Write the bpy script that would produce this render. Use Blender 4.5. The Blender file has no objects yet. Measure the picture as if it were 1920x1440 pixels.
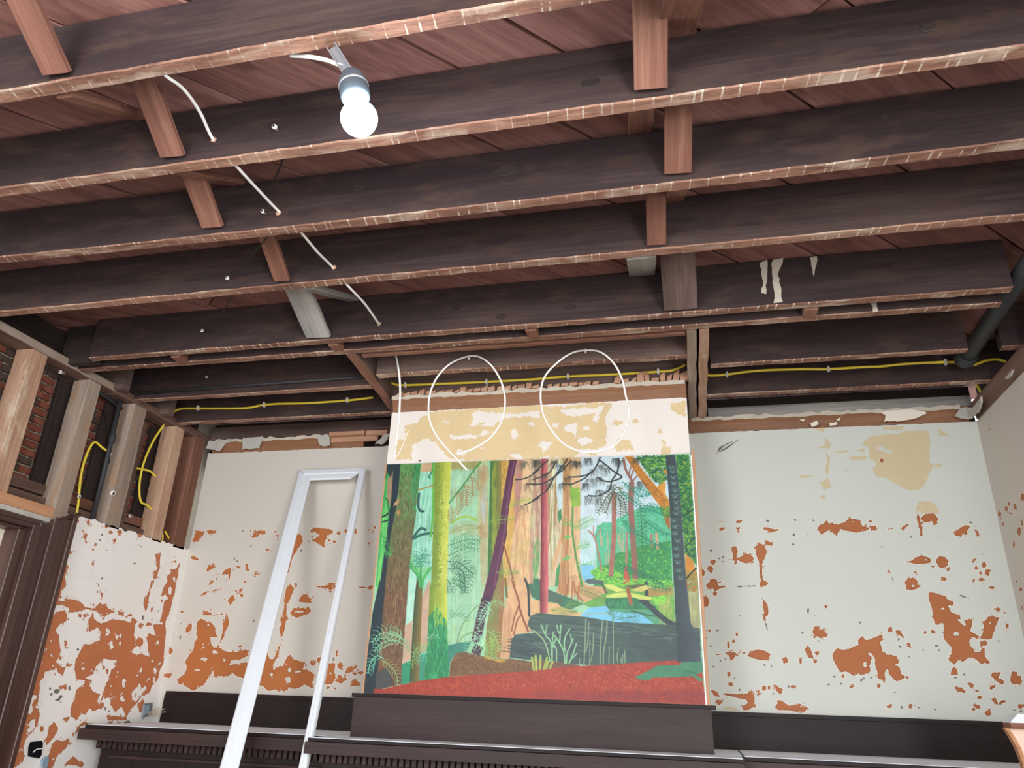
import bpy, bmesh, math, random
import numpy as np
from mathutils import Vector, Matrix, Quaternion
C = bpy.context.scene.collection
sc = bpy.context.scene
rnd = random.Random(7)
# ---------------------------------------------------------------- camera, world, exposure
cam_d = bpy.data.cameras.new('camera'); cam = bpy.data.objects.new('camera', cam_d); C.objects.link(cam)
_r = [[0.973618, 0.225667, 0.033793], [0.05742, -0.385628, 0.920866], [0.22084, -0.894631, -0.388412]]
cam.matrix_world = Matrix.Translation((0, 0, 1.55)) @ Matrix(((_r[0][0], _r[1][0], _r[2][0]), (_r[0][1], _r[1][1], _r[2][1]), (_r[0][2], _r[1][2], _r[2][2]))).to_4x4()
cam_d.sensor_width = 36.0; cam_d.lens = 36.0 * 1419.07 / 1920.0; cam_d.clip_start = 0.02
sc.camera = cam
sc.view_settings.view_transform = 'Standard'; sc.view_settings.look = 'None'
sc.view_settings.exposure = 0.17; sc.view_settings.gamma = 1.0; sc.view_settings.use_curve_mapping = False
wd = bpy.data.worlds.new('daylight'); sc.world = wd; wd.use_nodes = True
bg = wd.node_tree.nodes['Background']; bg.inputs[0].default_value = (0.93, 0.97, 1.0, 1); bg.inputs[1].default_value = 1.45
def area(name, loc, rot, sx, sy, power, col):
    l = bpy.data.lights.new(name, 'AREA'); l.shape = 'RECTANGLE'; l.size = sx; l.size_y = sy; l.energy = power; l.color = col
    o = bpy.data.objects.new(name, l); C.objects.link(o); o.location = loc; o.rotation_euler = rot
    return o
lw = area('window_daylight', (-1.7, -2.3, 2.45), (0, 0, 0), 1.6, 1.5, 110, (0.96, 0.98, 1.0)); lw.rotation_euler = (Vector((-.6, 4.1, 1.6)) - lw.location).to_track_quat('-Z', 'Y').to_euler()
rw = area('side_fill_light', (1.45, -1.2, 1.7), (0, 0, 0), 1.4, 1.7, 150, (1.0, 0.985, 0.97)); rw.rotation_euler = (Vector((-3.0, 0.2, 1.5)) - rw.location).to_track_quat('-Z', 'Y').to_euler()  # added fill light from the right, brightens the left wall

# ---------------------------------------------------------------- materials
def lin(h):
    if isinstance(h, str):
        h = [int(h[i:i+2], 16) / 255 for i in (0, 2, 4)]
        return tuple(((c + .055) / 1.055) ** 2.4 if c > .04045 else c / 12.92 for c in h) + (1,)
    return tuple(h) + (1,) if len(h) == 3 else tuple(h)
class NT:
    def __init__(s, name, rough=.8, spec=.3):
        s.m = bpy.data.materials.new(name); s.m.use_nodes = True
        s.t = s.m.node_tree; s.b = s.t.nodes['Principled BSDF']
        s.b.inputs['Roughness'].default_value = rough; s.b.inputs['Specular IOR Level'].default_value = spec
    def n(s, typ, **kw):
        nd = s.t.nodes.new(typ)
        for k, v in kw.items(): setattr(nd, k, v)
        return nd
    def l(s, a, b): s.t.links.new(a, b)
    def math(s, op, a, b=None, c=None, clamp=False):
        nd = s.n('ShaderNodeMath', operation=op, use_clamp=clamp)
        for i, v in enumerate((a, b, c)):
            if v is None: continue
            if isinstance(v, (int, float)): nd.inputs[i].default_value = v
            else: s.l(v, nd.inputs[i])
        return nd.outputs[0]
    def mix(s, f, a, b, mode='MIX'):
        nd = s.n('ShaderNodeMix', data_type='RGBA', blend_type=mode)
        for i, v in ((0, f), (6, a), (7, b)):
            if isinstance(v, (int, float)): nd.inputs[i].default_value = v
            elif isinstance(v, tuple): nd.inputs[i].default_value = v
            else: s.l(v, nd.inputs[i])
        return nd.outputs[2]
    def coord(s, scale, rand=True):
        tc = s.n('ShaderNodeTexCoord'); mp = s.n('ShaderNodeMapping'); s.l(tc.outputs['Object'], mp.inputs[0])
        mp.inputs['Scale'].default_value = scale
        if rand:
            oi = s.n('ShaderNodeObjectInfo'); v = s.n('ShaderNodeVectorMath', operation='SCALE'); v.inputs[0].default_value = (31, 17, 23)
            s.l(oi.outputs['Random'], v.inputs['Scale']); s.l(v.outputs[0], mp.inputs['Location'])
        return mp.outputs[0]
    def noise(s, vec, scale=1, detail=4, rough=.6, dist=0):
        nd = s.n('ShaderNodeTexNoise'); nd.inputs['Scale'].default_value = scale; nd.inputs['Detail'].default_value = detail
        nd.inputs['Roughness'].default_value = rough; nd.inputs['Distortion'].default_value = dist
        if vec is not None: s.l(vec, nd.inputs['Vector'])
        return nd.outputs['Fac']
    def ramp(s, fac, stops, interp='LINEAR'):
        nd = s.n('ShaderNodeValToRGB'); cr = nd.color_ramp; cr.interpolation = interp
        while len(cr.elements) < len(stops): cr.elements.new(.5)
        for e, (p, c) in zip(cr.elements, stops): e.position = p; e.color = lin(c)
        s.l(fac, nd.inputs[0]); return nd.outputs[0]
    def bump(s, h, strength=.3, dist=.002):
        nd = s.n('ShaderNodeBump'); nd.inputs['Strength'].default_value = strength; nd.inputs['Distance'].default_value = dist
        s.l(h, nd.inputs['Height']); s.l(nd.outputs[0], s.b.inputs['Normal'])
    def out(s, col): s.l(col, s.b.inputs['Base Color'])

def wood(name, dark, mid, light, rough=.75, spec=.3, grain=(1.2, 22, 22), marks=None, stain=None, bump=.35):
    w = NT(name, rough, spec)
    v = w.coord(grain); g = w.noise(v, 1.6, 6, .65, .6)
    v2 = w.coord((.7, 3, 3)); b = w.noise(v2, 1.3, 3, .5)
    fib = w.noise(w.coord((grain[0] * 2.2, grain[1] * 6, grain[2] * 6)), 1.5, 4, .7, .3)
    f = w.math('MULTIPLY_ADD', g, .5, w.math('MULTIPLY_ADD', fib, .34, w.math('MULTIPLY', b, .45)))
    f = w.math('SUBTRACT', f, .12)
    g = w.math('MULTIPLY_ADD', fib, .8, w.math('MULTIPLY', g, .5))
    col = w.ramp(f, [(.32, dark), (.52, mid), (.72, light)])
    if stain:
        v3 = w.coord((3, 9, 9)); st = w.ramp(w.noise(v3, 1.7, 5, .6), [(.52, (0, 0, 0)), (.66, (1, 1, 1))])
        col = w.mix(st, col, lin(stain))
    if marks:                                              # pale plaster lines left where the laths were nailed
        tc = w.n('ShaderNodeTexCoord'); sp = w.n('ShaderNodeSeparateXYZ'); w.l(tc.outputs['Object'], sp.inputs[0])
        oi = w.n('ShaderNodeObjectInfo')
        vx = w.n('ShaderNodeTexVoronoi', voronoi_dimensions='1D', feature='F1'); vx.inputs['Scale'].default_value = 1
        wv = w.math('ADD', w.math('MULTIPLY_ADD', sp.outputs[0], 21.0, w.math('MULTIPLY', oi.outputs['Random'], 50)), w.math('MULTIPLY', sp.outputs[1], 2.5))
        w.l(wv, vx.inputs['W']); vx.inputs['Randomness'].default_value = .75
        v4 = w.coord((2.2, 6, 6)); msk = w.noise(v4, 1.4, 4, .7)
        thr = w.math('MULTIPLY_ADD', msk, .26, -.085)
        line = w.math('LESS_THAN', vx.outputs['Distance'], thr)
        fade = w.ramp(w.noise(w.coord((1.1, 14, 14)), 2.3, 5, .7), [(.42, (0, 0, 0)), (.6, (1, 1, 1))])
        col = w.mix(w.math('MULTIPLY', w.math('MULTIPLY', line, fade), .7), col, lin(marks))
    w.out(col); w.bump(g, bump, .004)
    return w.m
def plain(name, col, rough=.6, spec=.4, metal=0, var=.12):
    w = NT(name, rough, spec); c = lin(col)
    v = w.coord((6, 6, 6)); g = w.noise(v, 2.0, 5, .6)
    w.out(w.mix(w.math('MULTIPLY', g, 1.0), tuple(x * (1 - var) for x in c[:3]) + (1,), tuple(min(1, x * (1 + var)) for x in c[:3]) + (1,)))
    w.b.inputs['Metallic'].default_value = metal
    return w.m
M = {}
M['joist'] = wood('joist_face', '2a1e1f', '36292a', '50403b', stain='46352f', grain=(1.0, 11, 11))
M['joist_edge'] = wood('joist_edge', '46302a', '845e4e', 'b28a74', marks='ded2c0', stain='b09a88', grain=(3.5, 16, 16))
M['brace'] = wood('brace_wood', '583930', '7c5344', '9c7260', grain=(1.2, 26, 26))
M['brace_dark'] = wood('brace_dark', '45352f', '63504a', '7d6a62')
M['grey_wood'] = wood('weathered_wood', '6d6a68', '96928d', 'b5b0a9')
M['plank'] = wood('sheathing_plank', '65443d', '8a5f57', 'a87c72', grain=(1.0, 12, 12), stain='734d45', bump=.2)
M['stud'] = wood('stud_wood', '8f6c58', 'b58f76', 'd2b299', stain='c7b29c')
M['stud_grey'] = wood('stud_grey_wood', '7a6a5f', '9b8a7c', 'bba995', stain='a4866d')
M['stud_dark'] = wood('stud_dark_wood', '4c3a33', '6b5247', '846a5c')
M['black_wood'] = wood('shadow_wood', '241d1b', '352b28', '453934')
M['orange_wood'] = wood('new_wood', 'a2714f', 'c08d68', 'd0a27e')
M['mahogany'] = wood('dark_varnish', '1b1314', '241a1a', '302222', rough=.5, spec=.22, bump=.08)
M['mahogany_brown'] = wood('brown_varnish', '281c1b', '342524', '453230', rough=.48, spec=.28, bump=.08)
M['casing'] = wood('casing_varnish', '33221f', '4a332d', '644a42', rough=.4, spec=.5, grain=(1.0, 30, 30), bump=.15)
M['dust'] = plain('dusty_shelf_top', 'f0f4fd', .9, .1, var=.03)
M['cove'] = wood('brown_cove_paint', '6f4c38', '8b6146', '9e7556', rough=.55, stain='83593f', bump=.1)
M['grey_plaster'] = plain('grey_plaster', 'b9b5ac', .9, .1, var=.25)
M['plaster'] = plain('plaster_edge', 'c2b8a8', .9, .1, var=.2)
M['lath'] = wood('lath_wood', '9a6e58', 'bd8f74', 'd6b092')
M['brick'] = wood('brick_clay', '5a2f25', '7a4435', '8f5a48', grain=(9, 9, 9))
M['brick_dark'] = wood('brick_burnt', '3f302b', '54423b', '685650', grain=(9, 9, 9))
M['mortar'] = plain('lime_mortar', '9a9182', .95, .1, var=.35)
M['white_paint'] = plain('white_gloss_paint', 'dde2e8', .45, .4, var=.03)
M['cream_paint'] = plain('cream_paint', 'ece2d2', .5, .4, var=.04)
M['white_cable'] = plain('white_cable_sheath', 'f2efe9', .5, .4, var=.03)
M['yellow_cable'] = plain('yellow_cable_sheath', 'ffe24c', .45, .4, var=.06)
M['black_wire'] = plain('old_black_wire', '2c2826', .8, .2)
M['porcelain'] = plain('porcelain', 'e0ddd6', .35, .5, var=.06)
M['iron'] = plain('dark_iron_pipe', '3c3d40', .6, .4, .3, var=.25)
M['steel'] = plain('galvanised_steel', 'aeb6bd', .4, .5, .7)
M['box_blue'] = plain('painted_outlet_box', '8ea3b4', .5, .4)
M['hole'] = plain('dark_hole', '15161a', .9, .1)
M['copper'] = plain('bare_wire', 'c8b9a4', .4, .5, .3)
M['socket'] = plain('lamp_socket_plastic', '4c555e', .5, .4)
M['peach'] = plain('peach_paint', 'e8c9b6', .6, .3)
M['floor'] = wood('floor_boards', '4e3a2c', '664e3c', '7c624c', grain=(1, 14, 14), bump=.1)
M['canvas_edge'] = plain('picture_wood_edge', 'b98c6c', .6, .3)
M['white_edge'] = plain('picture_white_edge', 'efece6', .6, .3)
w = NT('lit_bulb'); w.b.inputs['Emission Color'].default_value = (.82, .92, 1, 1); w.b.inputs['Emission Strength'].default_value = 120; M['bulb'] = w.m
w = NT('cabinet_glass', .08, .5); w.b.inputs['Base Color'].default_value = lin('93a7a6'); w.b.inputs['Transmission Weight'].default_value = .5; M['glass'] = w.m

def paint_mat(name, base, orange, beige, ragged=0.0, chip=1.0):
    w = NT(name, .62, .3)
    tc = w.n('ShaderNodeTexCoord')
    nz = w.noise(tc.outputs['Object'], 110, 3, .6); nz2 = w.noise(tc.outputs['Object'], 35, 4, .6); big = w.noise(tc.outputs['Object'], 1.6, 3, .5)
    jit = w.math('ADD', w.math('MULTIPLY_ADD', nz, .006, -.003), w.math('MULTIPLY_ADD', nz2, .014 * chip, -.007 * chip))
    def at(n):
        a = w.n('ShaderNodeAttribute', attribute_name=n); return w.math('ADD', a.outputs['Fac'], jit)
    b = lin(base); col = w.mix(big, tuple(x * .95 for x in b[:3]) + (1,), tuple(min(1, x * 1.05) for x in b[:3]) + (1,))
    fine = w.noise(tc.outputs['Object'], 7, 5, .65)
    col = w.mix(w.math('MULTIPLY', w.ramp(fine, [(.55, (0, 0, 0)), (.75, (1, 1, 1))]), .18), col, lin('cfc6b8'))
    bd = w.math('ADD', at('beige'), w.math('MULTIPLY_ADD', w.noise(tc.outputs['Object'], 24, 6, .7), ragged, -.5 * ragged)); bm = w.math('LESS_THAN', bd, 0.0)
    brim = w.math('LESS_THAN', w.math('ABSOLUTE', w.math('ADD', bd, -.0012)), .0012)
    bc = w.mix(nz2, lin(beige), tuple(x * .86 for x in lin(beige)[:3]) + (1,))
    col = w.mix(bm, col, bc)
    gd = at('grey'); gm = w.math('LESS_THAN', gd, .0008); col = w.mix(gm, col, lin('77726b'))
    od = at('orange')
    sp1 = w.math('MULTIPLY', w.math('MAXIMUM', w.math('SUBTRACT', w.noise(tc.outputs['Object'], 42, 3, .65), .585), 0.0), .22 * chip)
    sp2 = w.math('MULTIPLY', w.math('MAXIMUM', w.math('SUBTRACT', w.noise(tc.outputs['Object'], 37, 3, .65, .3), .60), 0.0), .20 * chip)
    od = w.math('ADD', w.math('SUBTRACT', od, sp1), sp2); om = w.math('LESS_THAN', od, 0.001)
    rim = w.math('LESS_THAN', w.math('ABSOLUTE', w.math('ADD', od, -.002)), .002)   # broken chalky edge of the paint film
    col = w.mix(w.math('MULTIPLY', rim, .55), col, lin('f3e6d8'))
    o = lin(orange); oc = w.mix(w.noise(tc.outputs['Object'], 5, 4, .6), tuple(x * .82 for x in o[:3]) + (1,), tuple(min(1, x * 1.15) for x in o[:3]) + (1,))
    edge = w.math('LESS_THAN', w.math('ABSOLUTE', w.math('ADD', od, .0012)), .0012)
    oc = w.mix(w.math('MULTIPLY', edge, .45), oc, lin('6a3e26'))
    col = w.mix(om, col, oc)
    w.out(col)
    h = w.math('ADD', w.math('MULTIPLY', w.math('SUBTRACT', 1.0, om), 1.0), w.math('ADD', w.math('MULTIPLY', w.math('SUBTRACT', 1.0, bm), .5), w.math('MULTIPLY', fine, .25)))
    w.bump(h, .5, .0015)
    return w.m
M['wall_cream'] = paint_mat('peeling_cream_paint', 'cbc5bc', 'b26a3a', 'd9c8a0', 0, .8)
M['wall_grey'] = paint_mat('peeling_pale_grey_paint', 'cfd2ca', 'b06a40', 'd6c6a2', .02, .5)
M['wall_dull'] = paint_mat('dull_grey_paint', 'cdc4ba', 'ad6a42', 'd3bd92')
M['wall_white'] = paint_mat('peeling_white_paint', 'f7f3ee', 'c87a50', 'd7bd8c')
M['wall_breast'] = paint_mat('flaking_white_paint', 'e4dcd4', 'b26a3c', 'dec699', .07)

# ---------------------------------------------------------------- helpers
W = {}
def place(o, mat, parent=None):
    C.objects.link(o); W[o.name] = mat
    if parent is None: o.matrix_world = mat
    else:
        o.parent = parent; o.matrix_local = W[parent.name].inverted() @ mat
    return o
def tag(o, label=None, cat=None, group=None, kind=None):
    if label: o['label'] = label
    if cat: o['category'] = cat
    if group: o['group'] = group
    if kind: o['kind'] = kind
    return o
def thing(name, loc, label, cat, group=None):
    o = bpy.data.objects.new(name, None); o.empty_display_size = .05
    place(o, Matrix.Translation(loc)); return tag(o, label, cat, group)
def mesh(name, verts, faces, mats, parent=None, mi=None, smooth=False, frame=None):
    """one mesh object; verts are world coordinates, or local to frame when given"""
    me = bpy.data.meshes.new(name)
    if frame is None:
        vs = np.array(verts, float); c = Vector(((vs.min(0) + vs.max(0)) / 2).tolist()); frame = Matrix.Translation(c)
        verts = (vs - np.array(c)).tolist()
    me.from_pydata(verts, [], faces)
    for m_ in (mats if isinstance(mats, (list, tuple)) else [mats]): me.materials.append(M[m_] if isinstance(m_, str) else m_)
    if mi: me.polygons.foreach_set('material_index', mi)
    if smooth: me.polygons.foreach_set('use_smooth', [True] * len(me.polygons))
    me.update()
    bm = bmesh.new(); bm.from_mesh(me); bmesh.ops.recalc_face_normals(bm, faces=bm.faces); bm.to_mesh(me); bm.free()
    return place(bpy.data.objects.new(name, me), frame, parent)
def beam(name, p0, p1, w, h, mats, parent=None, up=(0, 0, 1), ch=.003, rough=0, seg=None, bow=None, seed=0):
    """timber along p0-p1 (centre line); w sideways, h along up; chamfered, local X along the grain; underside takes the second material"""
    p0 = Vector(p0); p1 = Vector(p1); L = (p1 - p0).length; x = (p1 - p0) / L; u = Vector(up); z = (u - x * u.dot(x)).normalized(); y = z.cross(x)
    fr = Matrix.Translation((p0 + p1) / 2) @ Matrix((x, y, z)).transposed().to_4x4()
    n = seg or 1; R_ = random.Random(seed); a, b = w / 2, h / 2; c = min(ch, a * .6, b * .6)
    sec = [(-a, -b + c), (-a + c, -b), (a - c, -b), (a, -b + c), (a, b - c), (a - c, b), (-a + c, b), (-a, b - c)]
    V, F, I = [], [], []
    for i in range(n + 1):
        t = i / n; xx = -L / 2 + L * t; dz = bow(t) if bow else 0
        j = [R_.uniform(-1, 1) * rough for _ in range(4)]
        for k, (sy, sz) in enumerate(sec):
            V.append((xx, sy + (j[0] if k in (0, 1) else j[1] if k in (2, 3) else 0), sz + dz + (j[2] if k in (0, 1) else j[3] if k in (2, 3) else 0)))
    for i in range(n):
        for k in range(8):
            k2 = (k + 1) % 8; F.append((i * 8 + k, (i + 1) * 8 + k, (i + 1) * 8 + k2, i * 8 + k2)); I.append(1 if k in (0, 1, 2) else 0)
    F.append(tuple(range(8))); I.append(0); F.append(tuple(n * 8 + k for k in range(8))); I.append(0)
    if not isinstance(mats, (list, tuple)): mats = [mats]; I = None
    return mesh(name, V, F, mats, parent, I, frame=fr)
def box(name, a, b, mat, parent=None, ch=.002):
    """axis aligned chamfered box between corners a and b, grain along its longest side"""
    a, b = Vector(a), Vector(b); lo = Vector(map(min, a, b)); hi = Vector(map(max, a, b)); d = hi - lo; c = (lo + hi) / 2
    ax = max(range(3), key=lambda i: d[i]); e = Vector((0, 0, 0)); e[ax] = d[ax] / 2
    up = (0, 0, 1) if ax != 2 else (0, 1, 0); ws = {0: (1, 2), 1: (0, 2), 2: (0, 1)}[ax]
    return beam(name, c - e, c + e, d[ws[0]], d[ws[1]], mat, parent, up, ch)
def smooth_path(P, n=8):
    P = [Vector(p) for p in P]; out = []
    for i in range(len(P) - 1):
        p0 = P[max(i - 1, 0)]; p1 = P[i]; p2 = P[i + 1]; p3 = P[min(i + 2, len(P) - 1)]
        for k in range(n):
            t = k / n; out.append(.5 * ((2 * p1) + (p2 - p0) * t + (2 * p0 - 5 * p1 + 4 * p2 - p3) * t * t + (3 * p1 - p0 - 3 * p2 + p3) * t ** 3))
    return out + [P[-1]]
def tube(name, P, r, mat, parent=None, sm=8, sides=8, flat=1.0):
    P = smooth_path(P, sm) if sm else [Vector(p) for p in P]; V, F = [], []; ref = None
    for i, p in enumerate(P):
        t = (P[min(i + 1, len(P) - 1)] - P[max(i - 1, 0)]).normalized()
        if ref is None: ref = t.orthogonal().normalized()
        ref = (ref - t * ref.dot(t)).normalized(); bn = t.cross(ref)
        for k in range(sides):
            a = 2 * math.pi * k / sides; V.append(tuple(p + (ref * math.cos(a) + bn * math.sin(a) * flat) * r))
    for i in range(len(P) - 1):
        for k in range(sides):
            k2 = (k + 1) % sides; F.append((i * sides + k, i * sides + k2, (i + 1) * sides + k2, (i + 1) * sides + k))
    F.append(tuple(range(sides))[::-1]); F.append(tuple((len(P) - 1) * sides + k for k in range(sides)))
    return mesh(name, V, F, mat, parent, smooth=True)
def lathe(name, prof, frame, mat, parent=None, sides=20):
    V, F = [], []
    for (r, z) in prof:
        for k in range(sides): a = 2 * math.pi * k / sides; V.append((r * math.cos(a), r * math.sin(a), z))
    for i in range(len(prof) - 1):
        for k in range(sides): k2 = (k + 1) % sides; F.append((i * sides + k, i * sides + k2, (i + 1) * sides + k2, (i + 1) * sides + k))
    F.append(tuple(range(sides))); F.append(tuple((len(prof) - 1) * sides + k for k in range(sides)))
    return mesh(name, V, F, mat, parent, smooth=True, frame=frame)
def frame_z(p, d):
    d = Vector(d).normalized(); return Matrix.Translation(p) @ d.to_track_quat('Z', 'Y').to_matrix().to_4x4()
def extrude_profile(name, prof, p0, p1, mat, parent=None, up=(0, 0, 1), jag=None):
    """profile (sideways, up) swept from p0 to p1"""
    p0 = Vector(p0); p1 = Vector(p1); x = (p1 - p0).normalized(); u = Vector(up); z = (u - x * u.dot(x)).normalized(); y = z.cross(x); L = (p1 - p0).length
    fr = Matrix.Translation((p0 + p1) / 2) @ Matrix((x, y, z)).transposed().to_4x4(); n = len(prof); V = []; F = []
    for xx in (-L / 2, L / 2): V += [(xx, a, b) for a, b in prof]
    for k in range(n): k2 = (k + 1) % n; F.append((k, k2, n + k2, n + k))
    F.append(tuple(range(n))); F.append(tuple(range(n, 2 * n)))
    return mesh(name, V, F, mat, parent, frame=fr)

# ---------------------------------------------------------------- walls with peeling paint
def parse(txt):
    out = []
    for ln in txt.strip().splitlines():
        t = ln.split(); out.append((t[0][0], t[0][1], np.array([[float(c) / 1000 for c in p.split(',')] for p in t[1:]])))
    return out
def sdf(P, poly):
    a = poly; b = np.roll(poly, -1, 0); d2 = np.full(len(P), 1e9); ins = np.zeros(len(P), bool)
    for (ax, ay), (bx, by) in zip(a, b):
        ex, ey = bx - ax, by - ay; wx, wy = P[:, 0] - ax, P[:, 1] - ay
        t = np.clip((wx * ex + wy * ey) / (ex * ex + ey * ey + 1e-12), 0, 1)
        d2 = np.minimum(d2, (wx - ex * t) ** 2 + (wy - ey * t) ** 2)
        if ay != by:
            c = ((ay > P[:, 1]) != (by > P[:, 1])) & (P[:, 0] < (bx - ax) * (P[:, 1] - ay) / (by - ay) + ax); ins ^= c
    d = np.sqrt(d2); return np.where(ins, -d, d)
def masks(P, txt):
    m = {k: np.full(len(P), .05) for k in 'obg'}
    for key, sg, poly in parse(txt):
        lo = poly.min(0) - .05; hi = poly.max(0) + .05
        i = np.nonzero((P[:, 0] > lo[0]) & (P[:, 0] < hi[0]) & (P[:, 1] > lo[1]) & (P[:, 1] < hi[1]))[0]
        if not len(i): continue
        d = np.clip(sdf(P[i], poly), -.05, .05)
        m[key][i] = np.minimum(m[key][i], d) if sg == '+' else np.maximum(m[key][i], -d)
    return m
def wall(name, sections, axis, c, mats, back=.1, top=None):
    """sections: (u0,u1,z0,z1,res,masktext,material index); plane axis = c; thickness goes away from the room"""
    V, F, I = [], [], []; A = {k: [] for k in 'obg'}
    put = (lambda u, z, d=0: (u, c + d, z)) if axis == 'y' else (lambda u, z, d=0: (c + d, u, z))
    for (u0, u1, z0, z1, res, txt, mi) in sections:
        nu = max(1, int(round((u1 - u0) / res))); nz = max(1, int(round((z1 - z0) / res))); base = len(V)
        U, Zz = np.meshgrid(np.linspace(u0, u1, nu + 1), np.linspace(z0, z1, nz + 1)); P = np.stack([U.ravel(), Zz.ravel()], 1)
        mk = masks(P, txt) if txt else {k: np.full(len(P), .05) for k in 'obg'}
        zz = P[:, 1].copy()
        if top and abs(z1 - top[0]) < 1e-6:                     # broken upper edge of the plaster
            row = np.arange(len(P) - nu - 1, len(P)); r_ = np.random.RandomState(3); zz[row] += np.convolve(r_.uniform(-1, 1, nu + 5), np.ones(5) / 5, 'valid')[:nu + 1] * top[1]
        V += [put(u, z) for u, z in zip(P[:, 0], zz)]
        for k in 'obg': A[k].append(mk[k])
        for j in range(nz):
            for i in range(nu): q = base + j * (nu + 1) + i; F.append((q, q + 1, q + nu + 2, q + nu + 1)); I.append(mi)
        b2 = len(V); V += [put(u0, z0), put(u1, z0), put(u1, z1), put(u0, z1), put(u0, z0, back), put(u1, z0, back), put(u1, z1, back), put(u0, z1, back)]
        for k in 'obg': A[k].append(np.full(8, .05))
        for f in ((4, 5, 6, 7), (0, 1, 5, 4), (1, 2, 6, 5), (2, 3, 7, 6), (3, 0, 4, 7)): F.append(tuple(b2 + x for x in f)); I.append(mi)
    me = bpy.data.meshes.new(name); me.from_pydata(V, [], F)
    for m_ in mats: me.materials.append(M[m_])
    me.polygons.foreach_set('material_index', I)
    for k, nm in (('o', 'orange'), ('b', 'beige'), ('g', 'grey')):
        at = me.attributes.new(nm, 'FLOAT', 'POINT'); at.data.foreach_set('value', np.concatenate(A[k]).astype(np.float32))
    me.update()
    o = bpy.data.objects.new(name, me); place(o, Matrix.Identity(4)); tag(o, kind='structure'); return o
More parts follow.
